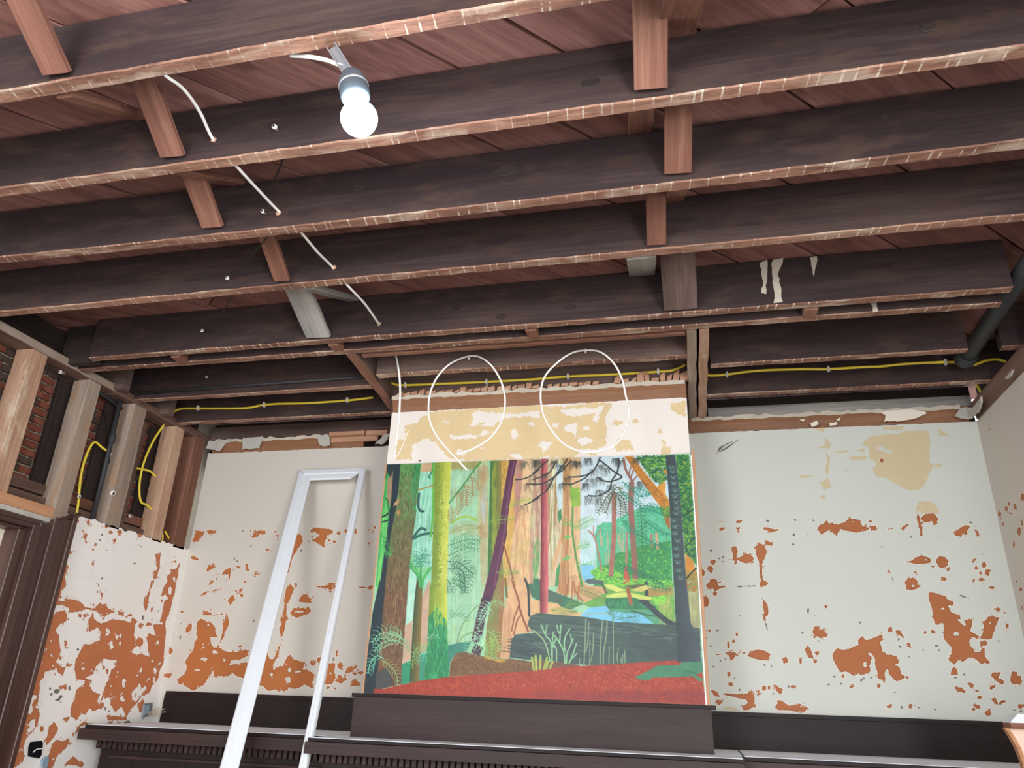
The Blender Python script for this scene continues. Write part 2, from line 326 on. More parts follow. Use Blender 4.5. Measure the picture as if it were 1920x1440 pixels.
MASK_LEFT = '''o+ 3176,2147 3206,2118 3236,2108 3234,2054 3255,2014 3232,1986 3234,1963 3264,1952 3329,1956 3380,1947 3414,1929 3471,1928 3512,1958 3557,1956 3578,1941 3634,1932 3574,1907 3563,1896 3495,1921 3423,1923 3375,1902 3336,1898 3310,1914 3262,1921 3218,1915 3191,1886 3188,1858 3147,1854 3084,2031 3144,2146
o+ 3188,1877 3224,1862 3241,1887 3283,1897 3308,1881 3313,1848 3279,1835 3259,1800 3291,1780 3296,1758 3323,1717 3329,1699 3313,1659 3363,1636 3380,1641 3381,1619 3375,1602 3330,1626 3307,1625 3263,1614 3261,1589 3244,1572 3260,1510 3275,1452 3297,1420 3296,1391 3285,1359 3252,1328 3244,1305 3237,1277 3268,1253 3265,1229 3241,1208 3200,1205 3147,1209 3143,1366 3136,1687 3161,1773 3162,1810
o+ 3478,1909 3496,1876 3553,1859 3633,1890 3718,1894 3778,1884 3775,1915 3821,1904 3811,1871 3826,1814 3869,1799 3891,1819 3915,1800 3943,1845 4008,1834 3961,1896 4066,1906 4088,1869 4097,1814 4103,1765 4121,1697 4100,1655 4099,1609 4056,1563 4054,1543 3990,1517 3963,1483 3920,1449 3902,1411 3881,1430 3847,1463 3806,1435 3757,1472 3755,1499 3793,1514 3697,1503 3675,1485 3706,1476 3706,1458 3643,1440 3610,1457 3590,1422 3560,1431 3545,1401 3495,1418 3483,1453 3496,1487 3491,1540 3537,1554 3533,1585 3480,1588 3446,1631 3439,1671 3455,1716 3468,1754 3514,1755 3555,1774 3574,1779 3564,1828 3530,1842 3482,1815 3460,1867
o- 3584,1651 3631,1695 3682,1691 3732,1694 3731,1653 3706,1643 3707,1596 3687,1572 3688,1531 3675,1485 3652,1494 3663,1521 3613,1527 3578,1551 3559,1586 3530,1594 3593,1624
o- 3829,1830 3915,1837 3955,1790 3968,1750 3995,1721 3918,1732 3864,1728 3821,1740 3857,1772
o- 3900,1530 3952,1585 3977,1556 4004,1571 4024,1562 3989,1522 3955,1483 3917,1501
o- 3182,1525 3214,1513 3254,1510 3250,1489 3235,1469 3249,1444 3247,1420 3220,1432 3202,1452 3196,1484
o- 3239,1380 3253,1404 3279,1408 3286,1371 3267,1347 3249,1352
o- 3180,1673 3209,1688 3223,1714 3248,1724 3241,1711 3223,1697 3218,1663
o- 3173,1740 3185,1771 3201,1777 3198,1751
o+ 3376,1328 3371,1374 3401,1390 3429,1360 3414,1319 3383,1291
o+ 3412,1242 3421,1298 3439,1314 3474,1301 3512,1316 3529,1303 3509,1270 3474,1251 3458,1227 3459,1190 3418,1192 3424,1225
o+ 3533,1202 3572,1234 3654,1200 3648,1178 3604,1194
o+ 3549,1336 3567,1375 3589,1387 3663,1382 3580,1374 3560,1340
o+ 3751,1416 3798,1414 3895,1411 3907,1397 3804,1398 3761,1399
o+ 3450,1406 3490,1414 3479,1393
o+ 3856,2276 3895,2295 3912,2217 3908,2159 3884,2138 3870,2181 3900,2197
o+ 3841,2020 3874,2075 3877,2042 3882,1987 3875,1956 3845,1993
o+ 3865,2129 3894,2134 3873,2077
o+ 4083,2257 4092,2199 4089,2151 4096,2099 4087,2040 4087,1982 4066,1935 4066,1906 4016,1918 4021,1958 4017,2026 4043,2058 3978,2060 3988,2113 4012,2151 3996,2172 4024,2200 4011,2227 4048,2216
o- 3270,1948 3276,1940 3259,1937 3244,1932 3237,1940 3227,1947 3241,1953 3253,1959 3265,1954
o- 4067,2101 4071,2084 4059,2076 4046,2074 4034,2088 4026,2105 4032,2118 4044,2124 4058,2117
o- 4075,2173 4078,2163 4069,2159 4060,2156 4053,2165 4046,2174 4053,2180 4060,2187 4069,2180
o- 4034,2062 4037,2054 4021,2050 4006,2047 3997,2054 3991,2061 4002,2067 4015,2072 4028,2068
o- 3226,1818 3229,1809 3226,1806 3222,1806 3217,1813 3213,1822 3214,1828 3218,1831 3223,1826
o- 3631,1829 3628,1817 3623,1806 3611,1811 3599,1818 3597,1832 3598,1844 3609,1845 3621,1841
o- 3698,1809 3697,1801 3695,1793 3688,1797 3680,1802 3679,1811 3678,1821 3685,1820 3693,1819
o- 3724,1816 3729,1804 3722,1804 3717,1799 3711,1811 3704,1821 3710,1825 3713,1834 3720,1824
o- 3678,1764 3687,1746 3673,1746 3662,1738 3654,1756 3641,1772 3652,1779 3659,1792 3671,1776
o- 3836,1581 3838,1563 3834,1552 3824,1557 3813,1570 3807,1589 3806,1607 3816,1607 3827,1601
o- 3952,1649 3948,1641 3946,1632 3937,1637 3928,1642 3927,1652 3927,1662 3936,1661 3945,1659
o- 3862,1501 3866,1487 3851,1485 3836,1482 3826,1495 3815,1508 3828,1514 3839,1522 3853,1511
o- 3735,1778 3734,1770 3733,1762 3725,1767 3718,1771 3717,1781 3716,1791 3722,1790 3729,1788
o- 3516,1639 3512,1634 3506,1631 3498,1632 3490,1635 3489,1640 3493,1644 3502,1644 3510,1643
o- 3577,1632 3572,1629 3568,1626 3560,1628 3551,1629 3554,1633 3555,1637 3564,1636 3573,1636
o- 3500,1660 3497,1655 3497,1647 3490,1652 3484,1655 3484,1663 3482,1671 3489,1669 3495,1669
o- 3928,1621 3932,1618 3919,1617 3908,1616 3905,1619 3898,1621 3909,1623 3918,1625 3925,1622
o- 4076,1654 4075,1643 4067,1636 4056,1638 4046,1647 4041,1659 4046,1668 4056,1672 4067,1665
o- 4081,1604 4080,1592 4077,1581 4067,1588 4057,1595 4055,1609 4054,1623 4064,1620 4073,1618
o- 4029,1703 4025,1697 4024,1689 4016,1695 4008,1697 4009,1705 4008,1713 4016,1711 4024,1711
o- 4098,1691 4098,1686 4093,1684 4086,1683 4081,1688 4077,1693 4082,1696 4088,1699 4094,1695
o- 4047,1807 4053,1797 4039,1796 4026,1792 4021,1802 4010,1810 4023,1814 4032,1821 4042,1813
o- 3285,1688 3285,1683 3277,1682 3268,1681 3263,1685 3259,1689 3266,1692 3273,1694 3280,1691
o- 3256,1753 3257,1750 3252,1749 3248,1748 3245,1751 3242,1754 3246,1756 3250,1757 3254,1755
o- 3839,1710 3841,1706 3834,1706 3828,1705 3825,1707 3821,1710 3827,1712 3832,1714 3837,1712
o- 3706,1805 3703,1798 3701,1791 3693,1796 3685,1798 3686,1807 3684,1816 3692,1813 3700,1814
o- 4026,1607 4029,1602 4020,1601 4012,1599 4009,1604 4003,1609 4010,1611 4016,1615 4022,1610
o- 3196,1566 3198,1558 3194,1556 3190,1555 3186,1562 3181,1570 3184,1574 3187,1579 3192,1572
o- 3209,1550 3208,1546 3208,1541 3204,1545 3200,1547 3200,1552 3198,1557 3202,1555 3206,1556
o- 3215,1408 3210,1403 3208,1396 3200,1401 3191,1404 3192,1411 3192,1419 3200,1416 3209,1416
o- 3196,1452 3195,1440 3198,1424 3189,1436 3180,1442 3178,1459 3173,1477 3180,1472 3187,1470
o- 3309,1642 3307,1636 3306,1630 3301,1634 3295,1637 3294,1644 3293,1652 3299,1651 3304,1649
o- 3333,1630 3335,1626 3326,1625 3318,1624 3314,1628 3309,1631 3317,1634 3323,1637 3329,1633
o- 3738,1562 3734,1558 3731,1554 3724,1557 3716,1559 3718,1563 3718,1568 3726,1567 3734,1567
o- 3763,1551 3766,1548 3758,1548 3751,1547 3748,1549 3743,1552 3751,1553 3756,1555 3761,1553
o- 4051,1523 4045,1519 4042,1514 4034,1518 4025,1520 4028,1524 4027,1530 4037,1528 4046,1528
o- 3766,1631 3764,1625 3763,1619 3757,1623 3751,1626 3750,1633 3749,1641 3755,1640 3761,1638
o+ 3222,2333 3221,2314 3221,2294 3208,2306 3195,2313 3192,2335 3187,2359 3199,2354 3211,2356
o+ 3212,2241 3218,2233 3203,2230 3190,2224 3184,2232 3174,2239 3187,2245 3196,2253 3206,2246
o+ 3310,2274 3306,2264 3305,2251 3295,2259 3284,2261 3285,2274 3282,2287 3293,2284 3302,2287
o+ 3320,2242 3322,2238 3316,2237 3310,2234 3307,2238 3303,2242 3308,2245 3312,2248 3317,2245
o+ 3477,2328 3480,2322 3469,2319 3459,2315 3455,2321 3448,2325 3457,2329 3465,2335 3472,2331
o+ 3552,2343 3551,2336 3541,2331 3528,2328 3519,2333 3514,2339 3523,2346 3534,2351 3545,2348
o+ 3710,2357 3714,2351 3699,2348 3685,2343 3680,2348 3670,2352 3684,2357 3695,2364 3705,2360
o+ 3305,2341 3309,2331 3302,2328 3296,2324 3291,2334 3285,2342 3290,2348 3293,2356 3300,2347
o+ 3381,2215 3380,2212 3376,2209 3370,2209 3366,2211 3364,2214 3367,2217 3372,2219 3377,2218
o+ 3390,2243 3393,2238 3387,2237 3383,2234 3380,2239 3376,2244 3380,2247 3383,2251 3387,2247
o+ 3403,2144 3403,2140 3400,2136 3396,2137 3392,2140 3390,2145 3392,2149 3395,2151 3400,2149
o+ 3238,2173 3236,2168 3235,2161 3230,2165 3224,2167 3224,2174 3223,2181 3228,2180 3233,2180
o+ 3520,2003 3518,1996 3518,1987 3512,1993 3505,1996 3505,2004 3503,2014 3509,2011 3515,2012
o+ 3475,2045 3478,2041 3473,2040 3470,2038 3467,2043 3464,2046 3467,2048 3470,2052 3473,2048
o+ 3473,1951 3476,1944 3470,1944 3466,1941 3463,1947 3458,1953 3462,1956 3465,1961 3470,1955
o+ 3407,1886 3403,1881 3400,1875 3392,1879 3384,1880 3386,1887 3385,1893 3394,1892 3402,1893
o+ 3439,1889 3439,1884 3431,1881 3423,1880 3417,1884 3414,1889 3420,1893 3427,1896 3434,1893
o+ 3702,1929 3703,1924 3688,1921 3674,1919 3665,1922 3661,1927 3671,1931 3684,1934 3697,1933
o+ 3776,1929 3777,1925 3760,1923 3743,1920 3737,1923 3729,1926 3744,1929 3758,1933 3769,1931
o+ 3882,1883 3876,1875 3870,1867 3857,1871 3844,1874 3846,1884 3847,1893 3861,1892 3875,1893
o+ 3951,1898 3941,1893 3933,1887 3919,1889 3904,1890 3908,1896 3911,1902 3927,1903 3942,1903
o+ 3933,1976 3935,1968 3930,1965 3924,1963 3920,1971 3915,1979 3919,1983 3923,1989 3929,1982
o+ 4053,2270 4051,2267 4044,2264 4035,2263 4029,2264 4028,2267 4032,2271 4041,2273 4049,2273
o+ 3355,1747 3352,1740 3353,1729 3346,1736 3339,1740 3338,1750 3335,1762 3342,1758 3348,1759
o+ 3521,2290 3516,2286 3514,2280 3506,2282 3498,2283 3500,2288 3500,2294 3508,2294 3516,2295
o+ 3457,2350 3458,2347 3443,2344 3427,2340 3422,2342 3415,2343 3429,2347 3441,2352 3451,2351
o+ 3216,2280 3214,2276 3214,2271 3209,2274 3205,2275 3205,2280 3205,2285 3209,2284 3213,2285
o+ 4003,2035 4006,2029 3999,2028 3993,2026 3990,2031 3984,2036 3990,2039 3994,2044 4000,2039
o+ 3803,1382 3797,1378 3794,1371 3785,1376 3775,1379 3777,1385 3777,1392 3787,1390 3797,1389
o+ 3873,1381 3869,1377 3865,1373 3857,1376 3850,1379 3851,1384 3852,1388 3860,1387 3868,1386
o+ 3341,1362 3340,1354 3335,1350 3327,1352 3320,1358 3317,1367 3320,1373 3327,1374 3335,1370
o+ 3413,1649 3408,1646 3403,1643 3395,1645 3386,1646 3389,1650 3390,1654 3399,1653 3409,1653
o+ 3418,1549 3412,1545 3400,1542 3385,1542 3373,1545 3372,1550 3380,1554 3395,1555 3410,1553
o+ 3419,1549 3423,1539 3417,1539 3412,1535 3407,1545 3400,1554 3406,1557 3408,1564 3415,1555
o+ 3910,1796 3911,1781 3893,1774 3872,1773 3855,1785 3849,1800 3859,1812 3879,1817 3900,1810
o+ 3687,1632 3691,1621 3683,1620 3676,1617 3670,1627 3663,1637 3669,1643 3674,1648 3682,1641
o+ 3654,1650 3654,1644 3652,1639 3646,1641 3641,1645 3639,1652 3640,1658 3645,1659 3650,1656
o+ 3941,1521 3944,1512 3939,1510 3934,1509 3929,1517 3925,1525 3927,1531 3931,1533 3937,1528
o+ 3579,1580 3582,1574 3578,1574 3574,1571 3572,1578 3568,1583 3571,1585 3573,1590 3577,1584
o+ 3340,1680 3343,1675 3339,1674 3335,1672 3332,1678 3328,1683 3331,1685 3334,1689 3338,1684
o+ 4033,1464 4046,1441 4020,1441 4000,1433 3988,1456 3969,1475 3989,1483 4003,1498 4023,1479
g+ 3383,1529 3380,1522 3371,1518 3359,1520 3348,1524 3347,1531 3352,1538 3364,1538 3377,1536
g+ 3410,1506 3412,1501 3400,1501 3389,1499 3385,1504 3378,1508 3389,1510 3397,1513 3405,1509
g+ 3402,1491 3396,1488 3388,1486 3377,1487 3367,1489 3369,1492 3373,1494 3385,1495 3396,1494
g+ 3343,1515 3345,1512 3338,1512 3333,1511 3331,1514 3326,1517 3332,1518 3336,1520 3341,1517
g+ 3448,1543 3449,1536 3447,1533 3442,1533 3438,1540 3434,1547 3436,1552 3439,1555 3444,1549
g+ 3412,1480 3414,1478 3408,1477 3402,1477 3399,1479 3395,1481 3401,1483 3406,1484 3410,1482
g+ 3323,1540 3322,1538 3321,1535 3318,1537 3315,1538 3315,1541 3315,1544 3318,1543 3321,1543
g+ 3732,1449 3732,1442 3731,1437 3727,1440 3722,1444 3720,1452 3719,1460 3724,1459 3728,1457
g+ 3763,1440 3765,1435 3760,1435 3755,1434 3753,1438 3749,1442 3753,1443 3757,1446 3761,1442
g+ 3444,1725 3441,1723 3439,1720 3434,1722 3429,1722 3431,1725 3431,1728 3436,1727 3441,1727
g+ 3541,1292 3542,1288 3538,1287 3534,1287 3531,1291 3529,1294 3531,1296 3535,1297 3539,1295
g+ 3949,1380 3954,1371 3929,1371 3904,1368 3896,1377 3881,1386 3904,1389 3923,1395 3939,1386
g+ 3491,2084 3488,2081 3487,2077 3483,2079 3478,2080 3479,2083 3479,2087 3483,2087 3488,2087
g+ 3479,2015 3478,2012 3477,2009 3473,2011 3470,2012 3470,2015 3470,2019 3473,2019 3477,2019
g+ 3472,2230 3472,2227 3470,2225 3466,2225 3463,2227 3463,2230 3463,2233 3467,2233 3470,2233
g+ 3414,2301 3412,2299 3411,2296 3408,2297 3404,2298 3405,2300 3405,2303 3409,2302 3412,2303
g+ 3705,2302 3703,2299 3701,2297 3698,2298 3694,2298 3695,2301 3695,2304 3699,2304 3703,2304
g+ 3727,2298 3726,2295 3724,2293 3720,2294 3717,2294 3717,2297 3718,2300 3721,2300 3725,2300
g+ 3708,2200 3707,2197 3703,2194 3698,2194 3693,2196 3692,2199 3694,2203 3700,2204 3705,2203
g+ 3410,2271 3408,2267 3408,2263 3404,2265 3401,2267 3400,2271 3400,2275 3403,2275 3407,2275
g+ 3461,2056 3460,2054 3458,2052 3455,2053 3452,2053 3453,2056 3453,2058 3456,2058 3460,2058
g+ 3869,1925 3872,1918 3868,1916 3864,1914 3860,1921 3857,1928 3859,1933 3862,1936 3866,1932
g+ 3985,1974 3985,1970 3983,1968 3978,1969 3975,1970 3974,1974 3975,1978 3979,1978 3983,1978'''
MASK_BACKL = '''o+ -3038,2405 -3026,2478 -2966,2473 -2970,2449 -2994,2433 -2994,2413
o+ -2957,2473 -2926,2480 -2890,2473 -2891,2454 -2922,2460
o+ -2632,2424 -2619,2452 -2592,2472 -2548,2471 -2540,2451 -2571,2451 -2594,2436
o+ -3028,2321 -3011,2325 -2968,2297 -2996,2299 -3024,2305
o+ -2903,2225 -2890,2269 -2851,2277 -2850,2249
o+ -2792,2203 -2780,2233 -2735,2249 -2735,2226 -2730,2160 -2745,2210 -2771,2210
o+ -2703,2268 -2669,2249 -2690,2245
o+ -2642,2268 -2608,2271 -2628,2264 -2619,2241 -2605,2233 -2631,2233
o+ -2870,2141 -2859,2164 -2840,2168 -2856,2149
o+ -2904,2088 -2882,2107 -2864,2107 -2878,2090
o+ -2839,2115 -2772,2126 -2788,2119 -2830,2109
o+ -2719,2058 -2694,2089 -2680,2081 -2679,2055 -2701,2036
o+ -2682,2115 -2632,2126 -2644,2096 -2669,2092
o+ -2647,2089 -2627,2100 -2622,2070
o+ -2866,1953 -2835,1931 -2800,1928 -2773,1903 -2761,1866 -2740,1849 -2792,1851 -2785,1815 -2752,1784 -2719,1788 -2682,1771 -2631,1768 -2580,1769 -2550,1784 -2527,1774 -2531,1749 -2581,1727 -2629,1719 -2641,1694 -2585,1706 -2528,1714 -2520,1628 -2571,1637 -2608,1657 -2630,1639 -2721,1636 -2736,1667 -2754,1632 -2785,1583 -2846,1553 -2895,1579 -2949,1592 -2954,1613 -2911,1649 -2910,1684 -2929,1712 -2907,1748 -2888,1778 -2889,1821 -2875,1836 -2897,1916 -2889,1938
o+ -2535,1707 -2406,1724 -2386,1608 -2528,1628
o+ -2712,1984 -2685,1933 -2690,1896 -2703,1875 -2703,1853 -2715,1831 -2721,1799 -2744,1784 -2722,1802 -2721,1838 -2716,1874 -2720,1918
o+ -2871,1975 -2850,1998 -2820,1983 -2805,1972 -2861,1972
o+ -2805,1973 -2738,1982 -2737,1977 -2800,1969
o+ -2961,1871 -2964,1900 -2935,1926 -2925,1886 -2942,1864
o+ -3055,1767 -3054,1796 -3020,1768 -3041,1746
o+ -3065,1645 -3029,1639 -2995,1643 -3015,1618 -3050,1621
o+ -2318,2448 -2290,2432 -2284,2397 -2312,2354 -2335,2312 -2341,2270 -2349,2217 -2374,2217 -2351,2386
o+ -2244,2470 -2221,2486 -2169,2481 -2095,2468 -2093,2449 -2129,2441 -2134,2414 -2139,2391 -2135,2364 -2172,2384 -2223,2412 -2194,2423 -2194,2450 -2222,2466 -2232,2447
o+ -2345,2138 -2312,2146 -2297,2127 -2315,2061 -2331,2031 -2322,1973 -2320,1916 -2324,1866 -2335,1855 -2353,1901 -2350,1973 -2341,2017 -2348,2083
o+ -2334,1823 -2332,1788 -2343,1732 -2360,1739 -2344,1788
o+ -2161,2139 -2096,2142 -2078,2159 -2041,2157 -2037,2131 -2064,2119 -2095,2135 -2135,2131
o+ -1892,2135 -1836,2139 -1797,2143 -1795,2128 -1851,2128
o+ -2253,2065 -2237,2090 -2209,2099 -2193,2076 -2176,2069 -2181,2047 -2222,2050 -2252,2054
o+ -2299,1988 -2283,2013 -2249,2014 -2185,2021 -2169,2000 -2187,1982 -2219,1974 -2254,1961 -2280,1974
o+ -2433,1599 -2425,1689 -2406,1766 -2383,1731 -2344,1739 -2356,1718 -2356,1670 -2328,1694 -2296,1699 -2280,1747 -2259,1765 -2238,1734 -2164,1722 -2174,1684 -2125,1675 -2099,1663 -2096,1589 -2146,1607 -2190,1586 -2230,1585 -2282,1567 -2332,1575 -2363,1568 -2408,1593
o+ -2037,1611 -2028,1719 -2013,1719 -1978,1723 -1980,1679 -1968,1646 -1983,1615
o+ -1913,1674 -1901,1701 -1849,1719 -1847,1702 -1889,1671
o- -2822,1800 -2818,1788 -2825,1788 -2830,1784 -2834,1796 -2839,1806 -2835,1812 -2831,1818 -2825,1809
o- -2814,1915 -2811,1908 -2818,1908 -2824,1905 -2826,1912 -2831,1918 -2825,1921 -2821,1925 -2816,1919
o- -2784,1726 -2789,1719 -2801,1714 -2817,1716 -2831,1721 -2829,1729 -2823,1736 -2806,1736 -2790,1734
o- -2813,1665 -2817,1662 -2832,1660 -2849,1660 -2861,1662 -2861,1666 -2851,1670 -2834,1670 -2818,1669
o- -2731,1766 -2727,1758 -2741,1757 -2755,1754 -2760,1763 -2768,1770 -2755,1774 -2745,1779 -2735,1772
o- -2664,1723 -2666,1717 -2670,1713 -2677,1715 -2684,1719 -2684,1726 -2682,1732 -2675,1732 -2667,1730
o- -2203,1996 -2216,1992 -2235,1990 -2259,1991 -2280,1993 -2274,1997 -2264,2001 -2238,2001 -2211,2000
o- -2239,1679 -2240,1671 -2248,1666 -2258,1667 -2266,1674 -2267,1683 -2262,1691 -2253,1692 -2243,1689
o- -2239,1628 -2237,1615 -2249,1612 -2261,1610 -2268,1622 -2274,1635 -2265,1643 -2254,1648 -2244,1640
o- -2353,1655 -2352,1646 -2357,1643 -2362,1643 -2367,1650 -2369,1659 -2366,1665 -2361,1667 -2355,1663
o- -2170,1673 -2166,1669 -2191,1668 -2214,1666 -2221,1670 -2231,1674 -2210,1676 -2190,1679 -2175,1676
o- -1997,1670 -1996,1666 -2000,1665 -2005,1664 -2007,1668 -2009,1672 -2005,1674 -2002,1676 -1998,1673
o- -2151,2440 -2154,2438 -2157,2435 -2161,2437 -2166,2439 -2165,2442 -2163,2445 -2158,2444 -2154,2443
o+ -2605,2468 -2606,2463 -2615,2462 -2624,2462 -2630,2466 -2631,2470 -2625,2474 -2617,2474 -2608,2472
o+ -2640,2471 -2638,2466 -2643,2466 -2648,2465 -2649,2469 -2653,2473 -2648,2475 -2645,2477 -2642,2473
o+ -2471,2464 -2476,2461 -2478,2457 -2483,2460 -2489,2462 -2487,2466 -2487,2471 -2481,2469 -2475,2469
o+ -2445,2439 -2449,2435 -2452,2431 -2457,2434 -2463,2436 -2461,2441 -2460,2445 -2454,2444 -2448,2443
o+ -2554,2214 -2557,2207 -2558,2200 -2564,2205 -2569,2209 -2569,2217 -2568,2226 -2563,2224 -2558,2222
o+ -2617,2164 -2617,2159 -2622,2158 -2628,2157 -2632,2162 -2635,2167 -2630,2170 -2625,2173 -2620,2168
o+ -2817,2182 -2815,2176 -2820,2175 -2825,2175 -2828,2180 -2831,2185 -2827,2188 -2823,2190 -2819,2187
o+ -2043,2448 -2045,2442 -2052,2439 -2060,2440 -2065,2445 -2067,2452 -2061,2456 -2054,2458 -2047,2454
o+ -2065,2400 -2069,2395 -2074,2391 -2082,2394 -2090,2397 -2087,2402 -2085,2407 -2077,2406 -2068,2405
o+ -2102,2406 -2103,2402 -2107,2400 -2112,2400 -2116,2404 -2117,2409 -2114,2412 -2109,2413 -2104,2411
o+ -2003,2461 -2000,2452 -2008,2452 -2015,2449 -2017,2458 -2022,2465 -2015,2468 -2010,2474 -2005,2466
o+ -1941,2460 -1939,2447 -1945,2446 -1951,2442 -1954,2455 -1958,2467 -1953,2472 -1949,2479 -1944,2469
o+ -2241,2405 -2240,2401 -2244,2401 -2247,2400 -2249,2403 -2251,2407 -2248,2408 -2245,2410 -2242,2407
o+ -2095,1724 -2099,1714 -2109,1708 -2122,1711 -2132,1718 -2132,1728 -2127,1737 -2113,1737 -2100,1734
o+ -1934,1711 -1933,1700 -1944,1697 -1956,1696 -1963,1705 -1967,1715 -1958,1722 -1948,1726 -1938,1720
o+ -1902,1641 -1915,1629 -1927,1616 -1946,1624 -1967,1631 -1959,1645 -1956,1661 -1934,1657 -1911,1657
o+ -1843,1672 -1842,1668 -1852,1667 -1862,1666 -1866,1670 -1870,1674 -1861,1676 -1853,1679 -1847,1676
o+ -1801,1677 -1813,1673 -1819,1667 -1831,1671 -1846,1672 -1839,1678 -1837,1684 -1823,1682 -1808,1683
o+ -1830,1624 -1824,1611 -1848,1611 -1871,1605 -1876,1618 -1890,1630 -1868,1635 -1850,1644 -1837,1633
o+ -1972,1774 -1970,1760 -1974,1758 -1978,1756 -1981,1768 -1984,1781 -1982,1789 -1979,1795 -1974,1786
o+ -2073,1738 -2076,1730 -2078,1720 -2084,1727 -2090,1731 -2089,1742 -2090,1753 -2083,1749 -2077,1750
o+ -1993,1595 -1994,1592 -2002,1591 -2011,1591 -2015,1593 -2018,1596 -2011,1598 -2003,1599 -1997,1597
o+ -1951,1593 -1953,1590 -1958,1588 -1964,1588 -1969,1591 -1969,1594 -1965,1597 -1959,1598 -1954,1596
o+ -2497,2356 -2500,2352 -2507,2350 -2515,2351 -2522,2354 -2521,2358 -2518,2362 -2509,2362 -2500,2361
o+ -2281,2153 -2282,2148 -2285,2144 -2290,2146 -2294,2150 -2294,2156 -2293,2162 -2288,2161 -2284,2160
o+ -3049,1855 -3047,1849 -3052,1849 -3057,1847 -3059,1853 -3063,1858 -3058,1860 -3055,1863 -3051,1859
o+ -3025,1865 -3026,1862 -3028,1860 -3032,1861 -3035,1863 -3035,1866 -3034,1869 -3030,1869 -3026,1868
o+ -3005,1989 -3008,1986 -3012,1982 -3018,1984 -3024,1987 -3023,1991 -3022,1995 -3015,1994 -3008,1993
o+ -2739,2070 -2738,2065 -2741,2064 -2744,2063 -2746,2068 -2748,2072 -2745,2075 -2743,2077 -2740,2073
o+ -2576,1800 -2583,1798 -2587,1794 -2595,1797 -2604,1798 -2599,1801 -2598,1804 -2590,1803 -2580,1803
o+ -1819,2478 -1823,2474 -1826,2471 -1832,2473 -1837,2476 -1836,2480 -1834,2485 -1828,2485 -1823,2483
o+ -1849,2386 -1853,2382 -1856,2378 -1861,2381 -1866,2383 -1864,2388 -1864,2393 -1858,2391 -1852,2391
o+ -1829,2401 -1831,2399 -1833,2396 -1835,2398 -1838,2400 -1837,2403 -1837,2406 -1834,2405 -1831,2405
o+ -1830,2457 -1833,2455 -1835,2452 -1838,2454 -1841,2455 -1840,2458 -1839,2461 -1836,2460 -1832,2459
o+ -1859,2469 -1861,2466 -1862,2464 -1865,2466 -1868,2467 -1867,2470 -1866,2472 -1863,2472 -1861,2471
o- -1912,1651 -1912,1646 -1919,1645 -1927,1645 -1931,1648 -1933,1652 -1927,1655 -1920,1657 -1914,1654
g+ -2693,2471 -2696,2469 -2697,2467 -2700,2469 -2703,2470 -2702,2473 -2702,2476 -2699,2475 -2695,2475
g+ -2621,2379 -2623,2376 -2624,2374 -2627,2376 -2630,2377 -2630,2381 -2629,2384 -2626,2384 -2623,2382
g+ -2691,2287 -2690,2284 -2697,2284 -2703,2284 -2705,2286 -2709,2289 -2702,2290 -2697,2292 -2693,2289
g+ -2720,2303 -2719,2299 -2722,2298 -2725,2297 -2727,2301 -2729,2306 -2726,2308 -2724,2311 -2722,2306
g+ -2281,2348 -2280,2344 -2284,2344 -2287,2343 -2289,2347 -2291,2350 -2288,2351 -2285,2353 -2282,2350
g+ -1988,1743 -1987,1736 -1991,1735 -1994,1734 -1996,1740 -1998,1747 -1995,1750 -1993,1754 -1990,1749
g+ -2987,1841 -2988,1836 -2989,1829 -2992,1834 -2996,1837 -2996,1844 -2997,1852 -2993,1849 -2990,1849
g+ -3004,1922 -3003,1918 -3007,1918 -3010,1917 -3012,1921 -3015,1924 -3011,1925 -3008,1927 -3006,1924
g+ -2522,1944 -2520,1937 -2523,1937 -2526,1934 -2528,1941 -2531,1947 -2528,1949 -2526,1954 -2524,1948'''
